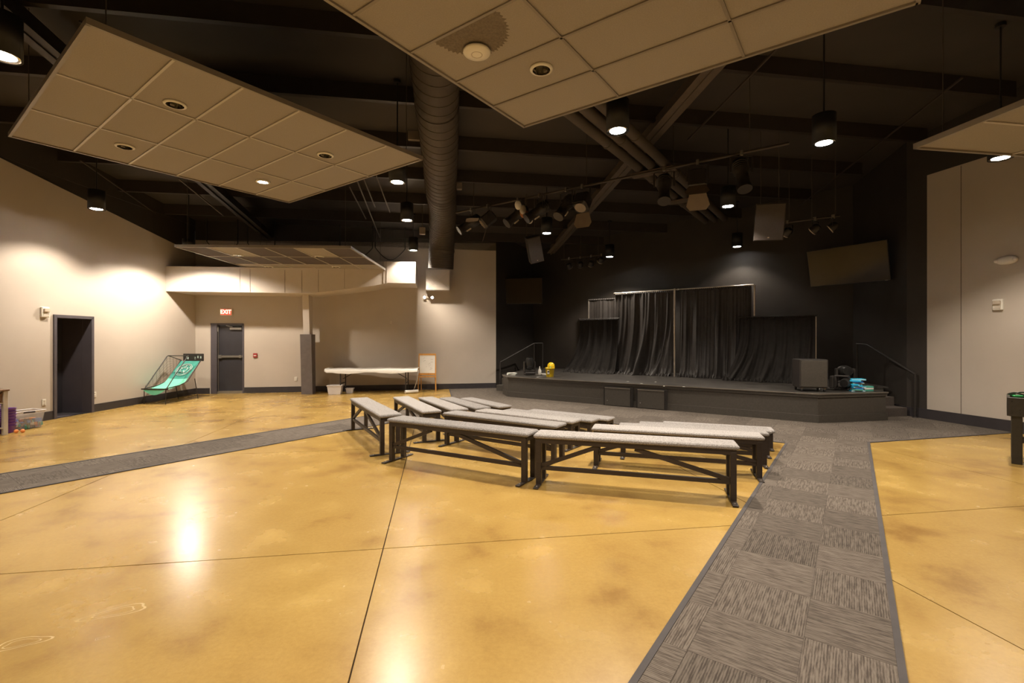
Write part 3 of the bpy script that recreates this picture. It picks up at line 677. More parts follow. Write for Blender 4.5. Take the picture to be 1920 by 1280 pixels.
c1, c2 = ray_w(1388, 13.1), ray_w(1529, 13.1)
drape('low black curtain at the right, standing beside the black case', c1, c2, 2.10, 13, .05, .35, .0, .22, 11, M['cloth']); rod('dark rod over the low right curtain', c1, c2, 2.145, 'blk_met'); pole('pole at the right end of the low right curtain', c2+D1*.05, 2.12)
e1_, e2_ = ray_w(1104, 14.15), ray_w(1152, 14.15)+D2*.3
drape('short piece of curtain seen far behind the low left curtain', e1_, e2_, 2.86, 7, .04, .0, 0, .1, 14); pole('silver pole of the curtain seen behind the low left curtain', e1_, 2.9)

# ------------------------------------------------------------------ benches
def bench(L_, Hh, x, y, ang, lb, Dp=.31):
    o = thing('bench', lb, 'bench', (x, y, 0), ang, 'grey carpet-topped benches')
    MB().box((L_/2, Dp/2, Hh-.022), (L_, Dp, .044), bev=.013).build('seat', M['seat'], o)
    b = MB(); at = Hh-.045
    for yy in (.035, Dp-.035): b.box((L_/2, yy, at-.025), (L_-.06, .035, .05))
    for xx in (.05, L_-.05): b.box((xx, Dp/2, at-.025), (.05, Dp-.07, .05))
    b.build('apron', M['wood_dark'], o)
    for xx in (.055, L_-.055):
        for yy in (.045, Dp-.045): MB().box((xx, yy, (at-.03)/2+.008), (.058, .058, at-.03-.0), bev=.003).build('leg', M['wood_dark'], o)
        MB().box((xx, Dp/2, .0125), (.055, .56, .012), bev=.003).build('foot_plate', M['wood_dark'], o)
        b = MB()
        for yy in (-.07, Dp+.07): b.lathe([(.010, .018), (.010, .024), (.004, .026)], (xx, yy, 0), 8)
        b.build('bolt', M['steel'], o)
    r0 = .19*Hh/.56+.005; yb = .045
    MB().bar((.075, yb, r0), (L_-.075, yb, r0), .035, .042).build('stretcher', M['wood_dark'], o)
    MB().bar((.08, yb, r0+.02), (L_*.34, yb, at-.055), .035, .04).build('brace', M['wood_dark'], o)
    MB().bar((L_-.08, yb, r0+.02), (L_*.52, yb, at-.055), .035, .04).build('brace', M['wood_dark'], o)
    return o
HTS = (.56, .49, .42, .35, .28)
row_lb = ('tallest and nearest of its row', 'second from the near end of its row', 'third and middle of its row', 'fourth of its row, next to the lowest', 'lowest and farthest of its row')
BN = {'left': [((-2.85, 8.34), (-1.80, 6.46)), ((-2.28, 9.09), (-1.37, 7.26)), ((-1.90, 9.60), (-1.01, 7.93)), ((-1.55, 10.10), (-.65, 8.58)), ((-1.16, 10.6), (-.25, 9.25))],
      'middle': [((-1.64, 6.20), (.165, 5.20)), ((-1.05, 7.15), (.56, 6.06)), ((-.62, 7.83), (.86, 6.78)), ((-.20, 8.30), (1.22, 7.28)), ((.24, 8.72), (1.58, 7.80))],
      'right': [((.23, 5.17), (2.21, 4.60)), ((.99, 5.93), (2.86, 5.36)), ((1.44, 6.42), (3.22, 5.93)), ((1.85, 6.93), (3.52, 6.42)), ((2.33, 7.36), (3.79, 6.83))]}
for gname, rows in BN.items():
    for k, (p, q) in enumerate(rows):
        v = Vector(q)-Vector(p)
        bench(v.length, HTS[k], p[0], p[1], math.atan2(v.y, v.x), f'grey carpet-topped bench in the {gname} block, {row_lb[k]}')

# ------------------------------------------------------------------ folding table, easel, bins
tb = thing('folding_table', 'long folding table covered with white plastic by the back wall', 'table', (-4.07, 14.12, 0), math.radians(5))
MB().box((0, 0, .695), (2.4, .72, .035), bev=.012).build('tabletop', M['vent'], tb)
for s in (-1, 1):
    lf = MB().bar((s*.93, -.28, .0), (s*.93, -.28, .68), .028).bar((s*.93, .28, .0), (s*.93, .28, .68), .028).bar((s*.93, -.28, .3), (s*.93, .28, .3), .022); lf.build('leg_frame', M['blk_met'], tb)
    MB().bar((s*.93, 0, .42), (s*.50, 0, .67), .02).build('brace', M['blk_met'], tb)
cl = MB(); prof = [(-.40, -.085), (-.395, -.02), (-.36, .022), (0, .026), (.36, .022), (.395, -.02), (.40, -.06)]
NX = 40; vs = []
for i in range(NX+1):
    x = -1.34+2.62*i/NX
    for y, z in prof:
        e = 1 if i > 1 else .97+.03*i
        vs.append((x, y*(1+.02*math.sin(x*9))-(.02 if i < 2 else 0), .7+z*(1+.25*math.sin(x*5+y*3))+(.03 if i == 0 else 0)+.004*math.sin(x*21)))
n_ = len(prof); cl.add(vs, [(i*n_+k, (i+1)*n_+k, (i+1)*n_+k+1, i*n_+k+1) for i in range(NX) for k in range(n_-1)], True)
vs2 = [(v[0], v[1], v[2]-.004) for v in vs]; cl.add(vs2, [(i*n_+k+1, (i+1)*n_+k+1, (i+1)*n_+k, i*n_+k) for i in range(NX) for k in range(n_-1)], True)
# strip falling to the floor at the right end
fall = [(1.24, .70), (1.285, .66), (1.25, .40), (1.16, .12), (1.08, .03), (1.10, .012), (1.2, .012)]; vs = []
for x, z in fall: vs += [(x, -.22, z), (x, .05, z+.0)]
cl.add(vs, [(2*i, 2*i+2, 2*i+3, 2*i+1) for i in range(len(fall)-1)], True)
co = cl.build('plastic_cover', M['paper']); co.location = tb.location; co.rotation_euler = tb.rotation_euler; tag(co, 'white plastic sheet over the folding table, trailing down its right end', 'table cover')
ro = thing('paper_roll', 'white roll of plastic sheeting lying on the floor beside the easel', 'roll', (-2.95, 13.95, .055), math.radians(35))
MB().tube([(-.2, 0, 0), (.2, 0, 0)], .045, 16).build('roll', M['paper'], ro); MB().tube([(-.205, 0, 0), (.205, 0, 0)], .018, 12).build('core', M['cable'], ro)
ez = thing('easel', 'orange pine easel with a white board, standing by the back wall', 'easel', (-2.6, 14.53, 0), math.radians(3))
for s in (-1, 1): MB().bar((s*.27, 0, 0), (s*.25, .10, 1.13), .045, .025).build('leg', M['pine'], ez); MB().bar((s*.22, .34, 0), (s*.22, .12, 1.10), .035, .022).build('rear_leg', M['pine'], ez)
for y_, z_, a_, b_ in ((.10, 1.12, .05, .05), (.045, .52, .05, .06), (.0, .44, .02, .035)): MB().bar((-.26, y_, z_), (.26, y_, z_), a_, b_).build('crossbar', M['pine'], ez)
mb_ = Matrix.Translation((0, .064, .82)) @ Matrix.Rotation(math.radians(-5), 4, 'X')
bd = MB().box((0, 0, 0), (.47, .012, .56), mtx=mb_).build('white_board', M['paper'], ez)
b = MB(); rnd = random.Random(4)
for k in range(14):
    x, z = rnd.uniform(-.17, .12), .2-k*.028; b.bar(mb_ @ Vector((x, -.0075, z)), mb_ @ Vector((x+rnd.uniform(.02, .09), -.0075, z+rnd.uniform(-.006, .006))), .003, .004)
b.build('pen_marks', M['cable'], bd)
def bin_box(lb, x, y, w_, d_, h_, rz, m, name='storage_bin', cat='storage bin', lid=None):
    o = thing(name, lb, cat, (x, y, 0), rz); k = .82
    vs = []
    for z, s in ((.003, k), (h_, 1), (h_, .97), (.012, k*.96)):
        for i, j in ((-1, -1), (1, -1), (1, 1), (-1, 1)): vs.append((i*w_/2*s, j*d_/2*s, z))
    fs = [(3, 2, 1, 0), (12, 13, 14, 15)]
    for l in range(3):
        for i in range(4): fs.append((l*4+i, l*4+(i+1) % 4, l*4+4+(i+1) % 4, l*4+4+i))
    MB().add(vs, fs).build('bin_body', m, o)
    b = MB()
    for cx, cy, dx, dy in ((0, -d_/2, w_+.03, .025), (0, d_/2, w_+.03, .025), (-w_/2, 0, .025, d_), (w_/2, 0, .025, d_)): b.box((cx, cy, h_), (dx, dy, .022), bev=.005)
    b.build('rim', M['clear2'], o)
    return o
o = bin_box('milky white storage bin on the floor left of the folding table', -5.13, 13.78, .40, .30, .25, .15, M['clear2'])
o = bin_box('small white basket under the left end of the folding table', -4.78, 14.0, .20, .16, .14, .1, M['clear2'], 'basket', 'basket')
rnd = random.Random(2)
o = bin_box('large clear bin of small toys on the floor beside the left doorway', -8.73, 8.47, .46, .36, .31, 1.25, M['clear'])
mats = [M['red'], M['navy'], M['orange'], M['brown'], M['teal'], M['frame'], M['cream']]
b = MB()
cols_ = {i: MB() for i in range(7)}
for k in range(150):
    i = rnd.randrange(7); cols_[i].box((rnd.uniform(-.19, .19), rnd.uniform(-.12, .12), rnd.uniform(.035, .15)), (rnd.uniform(.03, .07),)*3, rnd.uniform(0, 3))
for i, c in cols_.items():
    q = c.build('small_toys', mats[i], o); q['kind'] = 'stuff'
MB().box((.0, -.19, .30), (.16, .012, .03)).build('handle_slot', M['frame'], o)
for k, (px, py) in enumerate(((21, 802), (30, 798))):
    Y = 8.05; q = MB().sphere((0, 0, 0), .032, 12).build('toy_ball', M['orange']); q.location = (-8.42+.08*k, 8.06+.03*k, .032); tag(q, ('left', 'right')[k]+' of two small orange balls beside the clear toy bin', 'ball', 'orange balls')

# wooden console table at the left edge with purple baskets below
ct = thing('console_table', 'cream table with a brown wooden top and cross-pattern drawer at the left edge', 'table', (-8.62, 7.88, 0), math.radians(84))
MB().box((-.5, 0, .745), (1.18, .42, .03), bev=.006).build('tabletop', M['brown'], ct)
for x in (.04, -1.04):
    for y in (-.17, .17): MB().box((x, y, .365), (.06, .06, .73), bev=.004).build('leg', M['cream'], ct)
MB().box((-.5, 0, .12), (1.04, .36, .02)).build('lower_shelf', M['cream'], ct)
dwr = MB().box((-.5, 0, .63), (1.02, .34, .18)).build('drawer_case', M['brown'], ct)
b = MB(); b.bar((-.2, -.174, .55), (.0, -.174, .71), .03, .012); b.bar((-.2, -.174, .71), (.0, -.174, .55), .03, .012); b.bar((-.9, -.174, .55), (-.25, -.174, .71), .03, .012); b.build('cross_trim', M['brown'], dwr)
MB().box((-.5, -.178, .535), (1.02, .012, .02)).build('front_rail', M['cream'], ct)
for k in range(9):
    q = MB().lathe([(.10, 0), (.125, .10), (.13, .105), (.115, .10), (.095, .008)], n=20).build('purple_basket', M['purple']); q.location = (-8.58, 7.80, .135+.034*k); tag(q, ('lowest', 'second lowest', 'third', 'fourth', 'middle', 'sixth', 'seventh', 'second highest', 'topmost')[k]+' purple basket in the nested stack under the console table', 'basket', 'nested purple baskets')
for k in range(7):
    q = MB().lathe([(.09, 0), (.115, .12), (.12, .125), (.105, .12), (.085, .008)], n=20).build('purple_tub', M['purple']); q.location = (-8.62, 8.10, .002+.048*k); tag(q, ('lowest', 'second', 'third', 'fourth', 'fifth', 'sixth', 'topmost')[k]+' purple tub in the stack between the console table and the toy bin', 'basket', 'stacked purple tubs')

# ------------------------------------------------------------------ basketball arcade game in the corner
ag = thing('arcade_basketball_game', 'folding basketball arcade game with mint green ramp in the left corner', 'arcade game', (-9.04, 11.62, 0), math.radians(-4))
Wg = .60; Lg = 1.25
def rampz(v): return .36+.05*v+.12*v*v*3 if v < .55 else .4965+(v-.55)*1.15
NR = 24; vs = []; 
for i in range(NR+1):
    v = i/NR; y = v*Lg*.95
    for k in range(9):
        u = k/8; vs.append((.03+u*(Wg-.06)+.0, y, rampz(v)-.05*math.sin(math.pi*u)*(1-v)-.01))
c_ = MB().add(vs[:16*9], [(i*9+k, i*9+k+1, (i+1)*9+k+1, (i+1)*9+k) for i in range(15) for k in range(8)], True).build('ramp_cloth', M['mint'], ag)
MB().add(vs[15*9:], [(i*9+k, i*9+k+1, (i+1)*9+k+1, (i+1)*9+k) for i in range(NR-15) for k in range(8)], True).build('printed_target', M['mint_d'], ag)
b = MB()
for rr in (.20, .165, .09):
    pts = []
    for t in range(33):
        a = t*2*math.pi/32; v = .80+math.sin(a)*rr*.62; i = v*Lg*.95; pts.append((Wg/2+math.cos(a)*rr, i, rampz(v)+.006-.012*(1-v)))
    b.tube(pts, .009, 4, cap=False)
for a in (.4, 1.5, 2.6, 3.9, 5.2):
    b.bar((Wg/2+math.cos(a)*.04, (.80+math.sin(a)*.025)*Lg*.95, rampz(.80+math.sin(a)*.025)+.008), (Wg/2+math.cos(a)*.15, (.80+math.sin(a)*.09)*Lg*.95, rampz(.80+math.sin(a)*.09)+.008), .02, .006)
b.build('ball_emblem', M['printw'], ag)
vs = []
for i in range(2):
    for k in range(9):
        u = k/8; vs.append((.03+u*(Wg-.06), -.01*i, .355-.13*i*math.sin(math.pi*(u*.9+.05))-.0*i))
MB().add(vs, [(k, k+1, 10+k, 9+k) for k in range(8)], True).build('front_pocket', M['mint'], ag)
MB().bar((-.03, 0, .37), (Wg+.05, 0, .37), .03, .03).build('front_bar', M['blk_met'], ag)
for x in (.02, Wg-.02):
    MB().tube([(x, .02, 0), (x, .02, .38)], .010, 8).build('leg', M['blk_met'], ag)
    MB().tube([(x, 1.10, 0), (x, .98, .55)], .010, 8).build('leg', M['blk_met'], ag)
    MB().tube([(x, .02, .38), (x, .45, .42), (x, .72, .50), (x, 1.20, 1.02)], .013, 8).build('side_rail', M['blk_met'], ag)
    MB().tube([(x, .05, .39), (x, .25, .62), (x, .55, .95), (x, .72, 1.14), (x, .76, 1.16)], .012, 8).build('net_pole', M['blk_met'], ag)
    MB().tube([(x, .76, 1.16), (x, 1.22, 1.02)], .010, 8).build('top_arm', M['blk_met'], ag)
MB().tube([(.02, .76, 1.16), (Wg-.02, .76, 1.16)], .012, 8).build('top_bar', M['blk_met'], ag)
MB().tube([(.02, 1.07, .15), (Wg-.02, 1.07, .15)], .008, 8).build('rear_stretcher', M['blk_met'], ag)
sb = MB().box((Wg/2+.04, 1.245, 1.10), (Wg-.02, .03, .20), bev=.008).build('score_board', M['blk_plastic'], ag)
b = MB()
for x in (.12, .16, .36, .44, .52): b.box((x+.04, 1.227, 1.10+.02*math.sin(x*30)), (.03, .004, .06))
b.build('score_marks', M['printw'], sb)
b = MB()      # side netting strands
for k in range(11):
    v = k/10; y0 = .05+v*1.1; t0 = .39+max(0, min(1, y0/.72))*.76 if y0 < .74 else 1.16-(y0-.76)*.3; b.bar((.02, y0, min(t0, 1.15)), (.02, y0+.02, rampz(min(1, y0/Lg))-.01), .0035)
for k in range(7):
    q = (k+1)/8; pts = []
    for j in range(9):
        y0 = .05+j/8*1.12; t0 = .39+min(1, y0/.72)*.76 if y0 < .74 else 1.16-(y0-.76)*.3; lo = rampz(min(1, y0/Lg)); pts.append((.02, y0, lo+(t0-lo)*q))
    b.tube(pts, .002, 3, cap=False)
b.build('side_netting', M['net'], ag, kind='stuff')

# ------------------------------------------------------------------ wall devices
def wthing(name, lb, cat, W, px, py, group=None, off=0):
    p = on_wall(*W, px, 0); z = CAMH+(HZ-py)*p.y/F; t = (Vector((*W[1], 0))-Vector((*W[0], 0))).normalized(); n = Vector((t.y, -t.x, 0))
    if n.dot(Vector((0, 6, 0))-p) < 0: n = -n
    o = thing(name, lb, cat, p+n*off+Vector((0, 0, z)), 0, group); xa = n.cross(Vector((0, 0, 1))); 
    o.rotation_euler = (0, 0, math.atan2(-xa.y, -xa.x)); return o     # local -y points into the room
def plate(o, w_, h_, m, d=.012, name='face_plate'): return MB().box((0, -d/2, 0), (w_, d, h_), bev=.003).build(name, m, o)
def outlet(lb, W, px, py):
    o = wthing('wall_outlet', lb, 'outlet', W, px, py, 'wall outlets'); plate(o, .075, .12, M['white'])
    for s in (-1, 1): MB().box((0, -.0135, s*.026), (.032, .005, .028), bev=.002).build('socket', M['cream'], o)
outlet('white wall plate left of the dark doorway', LW, 82, 754); outlet('white wall outlet right of the dark doorway', LW, 177, 739.5); outlet('white wall outlet left of the leaning column', BW, 555, 710)
def strobe(lb, W, px, py, k=1):
    o = wthing('fire_strobe', lb, 'alarm', W, px, py, 'white wall strobes'); MB().box((0, -.02*k, 0), (.13*k, .04*k, .17*k), bev=.01).build('housing', M['white'], o)
    MB().box((0, -.05*k, .03*k), (.10*k, .035*k, .06*k), bev=.01).build('lens', M['lens'], o); MB().box((0, -.042*k, -.04*k), (.09*k, .006, .05*k)).build('grille', M['cream'], o)
    MB().lathe([(.012, 0), (.015, -.02), (.003, -.03)], (.0, -.052*k, .03*k), 10).build('flash_bulb', M['chrome'], o)
strobe('white fire strobe on the left wall beside the doorway', LW, 82, 585, 1.2); strobe('white fire strobe on the right beige wall below the oval lamp', RW, 1873, 571, 1.15)
o = wthing('emergency_light', 'white oval emergency light high on the right beige wall', 'emergency light', RW, 1890, 488)
MB().sphere((0, -.03, 0), 1, 20, (.16, .05, .075)).build('housing', M['white'], o)
for s in (-1, 1): MB().sphere((s*.13, -.055, .0), .035, 12).build('lamp_head', M['white'], o)
o = wthing('emergency_light', 'lit twin-head emergency light on the back wall above the easel', 'emergency light', BW, 803, 558)
MB().box((0, -.03, .01), (.14, .05, .08), bev=.01).build('housing', M['beige'], o)
for s in (-1, 1):
    hd = MB().lathe([(.025, 0), (.042, .05), (.042, .06)], mtx=Matrix.Translation((s*.12, -.05, 0)) @ Matrix.Rotation(math.radians(90), 4, 'X')).build('lamp_head', M['white'], o)
    MB().lathe([(.0001, .062), (.038, .062)], mtx=Matrix.Translation((s*.12, -.05, 0)) @ Matrix.Rotation(math.radians(90), 4, 'X')).build('lit_lens', M['litblue'], hd)
o = wthing('exit_sign', 'lit red EXIT sign above the exit door', 'sign', BW, 425, 585)
MB().box((0, -.03, 0), (.32, .05, .20), bev=.008).build('sign_box', M['white'], o)
MB().box((0, -.057, 0), (.28, .006, .165)).build('lit_face', M['exit_face'], o)
cu = bpy.data.curves.new('letters', 'FONT'); cu.body = 'EXIT'; cu.size = .165; cu.extrude = .003; cu.align_x = 'CENTER'; cu.align_y = 'CENTER'; cu.offset = .002
to = bpy.data.objects.new('letters_tmp', cu); C.objects.link(to); bpy.context.view_layer.update()
me = bpy.data.meshes.new_from_object(to.evaluated_get(bpy.context.evaluated_depsgraph_get())); bpy.data.objects.remove(to)
me.materials.clear(); me.materials.append(M['exit_red']); lt = bpy.data.objects.new('letters', me); C.objects.link(lt); lt.parent = o; lt.location = (0, -.064, 0); lt.rotation_euler = (math.pi/2, 0, 0); lt.scale = (.85, 1, 1)
o = wthing('fire_alarm_pull', 'small red fire alarm pull station beside the exit door', 'fire alarm', BW, 479, 666); MB().box((0, -.02, 0), (.11, .04, .13), bev=.008).build('body', M['red'], o); MB().box((0, -.045, -.005), (.07, .01, .03), bev=.003).build('pull_handle', M['white'], o)
for px, py, w_, h_, lb in ((339, 587, .08, .1, 'small white sensor on the back wall beside the left corner'), (358, 587, .06, .09, 'small white box on the back wall left of the EXIT sign'), (733, 604, .06, .09, 'tiny beige box high on the back wall behind the table'), (358, 642, .17, .16, 'square beige control panel on the back wall left of the exit door')):
    if px == 339: py = 597
    o = wthing('wall_box', lb, 'wall box', BW, px, py, 'small wall boxes'); plate(o, w_, h_, M['cream'], .03, 'cover'); MB().box((0, -.034, 0), (w_*.45, .008, h_*.35), bev=.002).build('insert', M['beige'], o)

# ------------------------------------------------------------------ foosball-style table at the right edge
fb = thing('games_table', 'black games table cut by the right edge of the picture', 'games table', (6.38, 6.10, 0), math.radians(-46))
M['fb'] = mat('black laminate', (.030, .027, .021), .45, var=.15, scale=20)
b = MB(); x1 = 1.2; y1 = .56
for cx, cy, dx, dy in ((x1/2, 0, x1, .03), (x1/2, y1, x1, .03), (0, y1/2, .03, y1), (x1, y1/2, .03, y1)): b.box((cx, cy, .73), (dx+.0, dy, .24), bev=.004)
b.build('cabinet', M['fb'], fb); MB().box((x1/2, y1/2, .66), (x1, y1, .02)).build('playfield', M['green'], fb)
for xx in (.075, x1-.075):
    for yy in (.05, y1-.05): MB().box((xx, yy, .305), (.10, .09, .61), bev=.004).build('leg', M['fb'], fb)
MB().box((x1/2, y1/2, .28), (x1-.2, .06, .08)).build('stretcher', M['steel_dark'], fb)
b = MB()
for xx in (.03, .10):
    for zz in (.65, .70, .80, .84): b.lathe([(.008, 0), (.006, .004)], mtx=Matrix.Translation((xx, -.015, zz)) @ Matrix.Rotation(math.radians(90), 4, 'X'), n=8)
b.build('bolt', M['blk_plastic'], fb)
for k in range(3): MB().tube([(.35+.3*k, -.12, .83), (.35+.3*k, y1+.1, .83)], .008, 8).build('player_rod', M['chrome'], fb); MB().tube([(.35+.3*k, -.2, .83), (.35+.3*k, -.1, .83)], .016, 10).build('rod_handle', M['blk_plastic'], fb)
gg = thing('game_controller', 'black gadget with a green base lying on the games table', 'gadget', (6.50, 6.10, .852), -.3)
MB().box((0, 0, .012), (.10, .05, .022), bev=.006).build('green_base', M['green'], gg)
pts = [(.08*math.cos(a)*(1+.2*math.sin(3*a)), .04*math.sin(a), .045+.015*math.sin(2*a)) for a in [i*.35 for i in range(19)]]
MB().tube(pts, .010, 6).build('cord', M['blk_plastic'], gg)

# ------------------------------------------------------------------ things on the stage
def moving_head(lb, x, y, rz, tilt, z=SZ, k=1.0, lie=0):
    o = thing('moving_head_light', lb, 'stage light', (x, y, z), rz, 'moving head lights on the stage')
    if lie: o.rotation_euler = (0, math.radians(lie), rz)
    MB().box((0, 0, .05*k), (.30*k, .26*k, .09*k), bev=.02*k).build('base', M['blk_met'], o)
    b = MB()
    for s in (-1, 1): b.box((s*.15*k, 0, .24*k), (.045*k, .12*k, .30*k), bev=.015*k)
    b.box((0, 0, .115*k), (.32*k, .13*k, .05*k), bev=.012*k); b.build('yoke', M['blk_met'], o)
    mm = Matrix.Translation((0, 0, .33*k)) @ Matrix.Rotation(math.radians(tilt), 4, 'X')
    hd = MB().lathe([(.06*k, -.17*k), (.105*k, -.15*k), (.12*k, 0), (.10*k, .13*k), (.085*k, .17*k)], n=24, mtx=mm).build('head', M['blk_plastic'], o)
    MB().lathe([(.0001, .172*k), (.075*k, .172*k)], n=24, mtx=mm).build('lens', M['blk_plastic'], hd)
    b = MB()
    for q in range(5): b.lathe([(.112*k, -.12*k+q*.03*k), (.122*k, -.115*k+q*.03*k), (.112*k, -.11*k+q*.03*k)], n=24, mtx=mm)
    b.build('cooling_fins', M['blk_met'], hd)
    return o
moving_head('upright black moving head light on the left end of the stage', .50, 13.62, .2, 5)
moving_head('black moving head light at the stage right, its head lying level', 7.12, 10.15, -.3, 85, k=1.05)
q = moving_head('black moving head light lying on its side before the blue books', 6.52, 9.72, -.9, 90, z=SZ+.16, k=.85, lie=90)
bt = thing('white_bottle', 'white squeeze bottle standing on the left of the stage', 'bottle', (.80, 13.72, SZ))
MB().lathe([(.045, 0), (.05, .02), (.05, .12), (.025, .17)], n=18).build('bottle_body', M['white'], bt); MB().lathe([(.02, .17), (.018, .21), (.005, .25)], n=14).build('nozzle', M['white'], bt)
cr = thing('cable_bundle', 'small white coiled cable lying beside the white bottle', 'cable', (.95, 13.5, SZ+.012))
MB().tube([(.07*math.cos(i*.4)*(1+.02*i), .05*math.sin(i*.4), .0+.001*i) for i in range(40)], .008, 5).build('cable', M['white'], cr)
MB().lathe([(.11, -.010), (.12, 0), (.04, .012)], (-.22, .05, 0), 18).build('round_foot', M['cable'], cr)
yb = thing('yellow_tub', 'yellow plastic tub with a domed lid propped open on the stage', 'tub', (1.04, 13.02, SZ), .1)
MB().lathe([(.095, 0), (.10, .01), (.12, .22), (.13, .225), (.13, .25), (.115, .25), (.09, .02)], n=28).build('tub_body', M['yellow'], yb)
MB().lathe([(.10, 0), (.105, .03), (.09, .10), (.05, .14), (.0001, .15)], (.035, .03, .245), 24).build('domed_lid', M['yellow'], yb)
MB().box((-.06, -.108, .13), (.07, .02, .10), .5, bev=.004).build('label_patch', M['paper'], yb); MB().box((-.065, -.122, .15), (.05, .006, .03), .5).build('label_band', M['blk_plastic'], yb)
MB().box((.0, -.075, .27), (.05, .03, .03), .3, bev=.008).build('green_clip', M['green'], yb)
MB().bar((-.03, -.10, .22), (.005, -.085, .27), .02, .012).build('white_strip', M['white'], yb)
for k in range(4):
    q = MB().box((0, 0, 0), (.24, .17, .016), bev=.002).build('magazine', M['paper'] if k != 2 else M['printw']); q.location = (-.03+.01*k, 13.62, SZ+.0085+k*.0172); q.rotation_euler = (0, 0, .05+.13*k); tag(q, ('bottom', 'second', 'third', 'top')[k]+' white booklet of the pile at the left corner of the stage', 'booklet', 'booklets on the stage')
rnd = random.Random(9)
for k in range(10):
    th_ = .022
    q = thing('paperback_book', ('lowest', 'second lowest', 'third', 'fourth', 'fifth', 'sixth', 'seventh', 'eighth', 'second highest', 'topmost')[k]+' book in the blue stack at the right end of the stage', 'book', (6.86+rnd.uniform(-.03, .03), 9.47+rnd.uniform(-.02, .02), SZ+.0125+k*(th_+.0025)), (.9 if k % 3 else .1)+rnd.uniform(-.3, .3), 'stack of blue books')
    MB().box((0, 0, 0), (.25, .17, .018)).build('pages', M['paper'], q)
    b = MB(); b.box((-.003, 0, .0105), (.262, .18, .003)); b.box((-.003, 0, -.0105), (.262, .18, .003)); b.box((-.1325, 0, 0), (.003, .18, .022)); b.build('cover', (M['blue'], M['navy'], M['blue'], M['teal'], M['blue'])[(k*3) % 5], q)
# second short stack at right
for k in range(3):
    q = MB().box((0, 0, 0), (.20, .15, .03), bev=.002).build('notebook', (M['teal'], M['paper'], M['teal'])[k]); q.location = (7.10, 9.52, SZ+.0165+k*.0325); q.rotation_euler = (0, 0, .2-.1*k); tag(q, ('bottom', 'middle', 'top')[k]+' notebook of the short pile right of the blue books', 'book', 'short pile of notebooks')
sp = thing('black_case', 'black box speaker on casters standing on the right of the stage', 'speaker', (5.97, 9.52, SZ), math.radians(-14))
MB().box((0, 0, .355), (.50, .45, .56), bev=.012).build('cabinet', M['blk_met'], sp); MB().box((0, -.228, .355), (.46, .02, .52), bev=.006).build('front_grille', M['stage_side'], sp)
for i in (-1, 1):
    for j in (-1, 1): MB().lathe([(.030, -.014), (.034, 0), (.030, .014)], mtx=Matrix.Translation((i*.2, j*.17, .035)) @ Matrix.Rotation(math.pi/2, 4, 'Y'), n=16).build('caster', M['blk_plastic'], sp); 
for i in (-1, 1):
    for j in (-1, 1): MB().box((i*.2, j*.17, .066), (.05, .05, .02)).build('caster_plate', M['steel'], sp)
wr = thing('loose_handle', 'short white stick leaning beside the black case', 'stick', (6.32, 9.75, SZ)); MB().bar((0, 0, .008), (-.04, .02, .14), .016, .012).build('stick', M['white'], wr); MB().sphere((.03, -.05, .022), .02, 8).build('white_knob', M['white'], wr)

# ------------------------------------------------------------------ TVs
M['screen'] = mat('dark glossy screen', (.030, .021, .011), .10, var=.05, spec=.32)
def tv(lb, c, n, w_=1.48, h_=.84, tilt=10, wallp=None):
    o = thing('wall_television', lb, 'television', c); n = Vector((*n, 0)).normalized(); o.rotation_euler = (math.radians(tilt), 0, math.atan2(n.y, n.x)+math.pi/2)
    MB().box((0, 0, 0), (w_, .05, h_), bev=.01).build('bezel', M['blk_plastic'], o); MB().box((0, -.027, .005), (w_-.03, .006, h_-.035)).build('screen', M['screen'], o)
    MB().box((w_*.45, -.028, -h_/2+.009), (.05, .006, .008)).build('maker_plate', M['steel'], o)
    MB().box((0, .05, 0), (.3, .06, .3)).build('rear_mount', M['blk_met'], o); 
    MB().bar((0, .06, 0), (0, .30, .02), .06, .08).build('wall_arm', M['blk_met'], o)
    return o
tv('flat television on the black wall left of the stage', (.27, 15.85, 3.19), (-.18, -1), 1.5, .86, 3)
tv('large tilted flat television on the black wall right of the stage', (7.70, 10.92, 3.30), (-.86, -.50), 1.66, .88, 12)

# ------------------------------------------------------------------ hanging speakers
def hang_speaker(lb, px, py, Y, rot, w_=.5, h_=.75, d_=.35):
    X, Z = (px-960)*Y/F, CAMH+(HZ-py)*Y/F
    o = thing('hanging_speaker', lb, 'speaker', (X, Y, Z), rot=tuple(math.radians(a) for a in rot))
    MB().prism([(-w_/2, -d_/2), (w_/2, -d_/2), (w_/2*.7, d_/2), (-w_/2*.7, d_/2)], -h_/2, h_/2).build('cabinet', M['blk_met'], o)
    MB().box((0, -d_/2-.008, 0), (w_-.02, .016, h_-.02), bev=.006).build('front_grille', M['grille'], o)
    MB().box((0, -d_/2-.019, -h_/2+.06), (.03, .006, .02)).build('badge', M['lens'], o)
    R_ = o.rotation_euler.to_matrix()
    b = MB()
    for s in (-1, 1):
        p = Vector((s*w_*.3, .05, h_/2)); wp = R_ @ p+o.location; tgt = R_.inverted() @ Vector((wp.x, wp.y, ceil_z(wp.x, wp.y)-.01)) - R_.inverted() @ o.location
        b.tube([p, tgt], .008, 6)
    b.build('suspension_cable', M['cable'], o)
hang_speaker('grey hanging loudspeaker tilted sideways at the left of the stage', 1000, 467, 12.3, (18, -16, 12), .36, .66, .35)
hang_speaker('dark hanging loudspeaker at the right, above the low curtain', 1441, 416, 9.3, (14, 3, -22), .52, .70, .35)

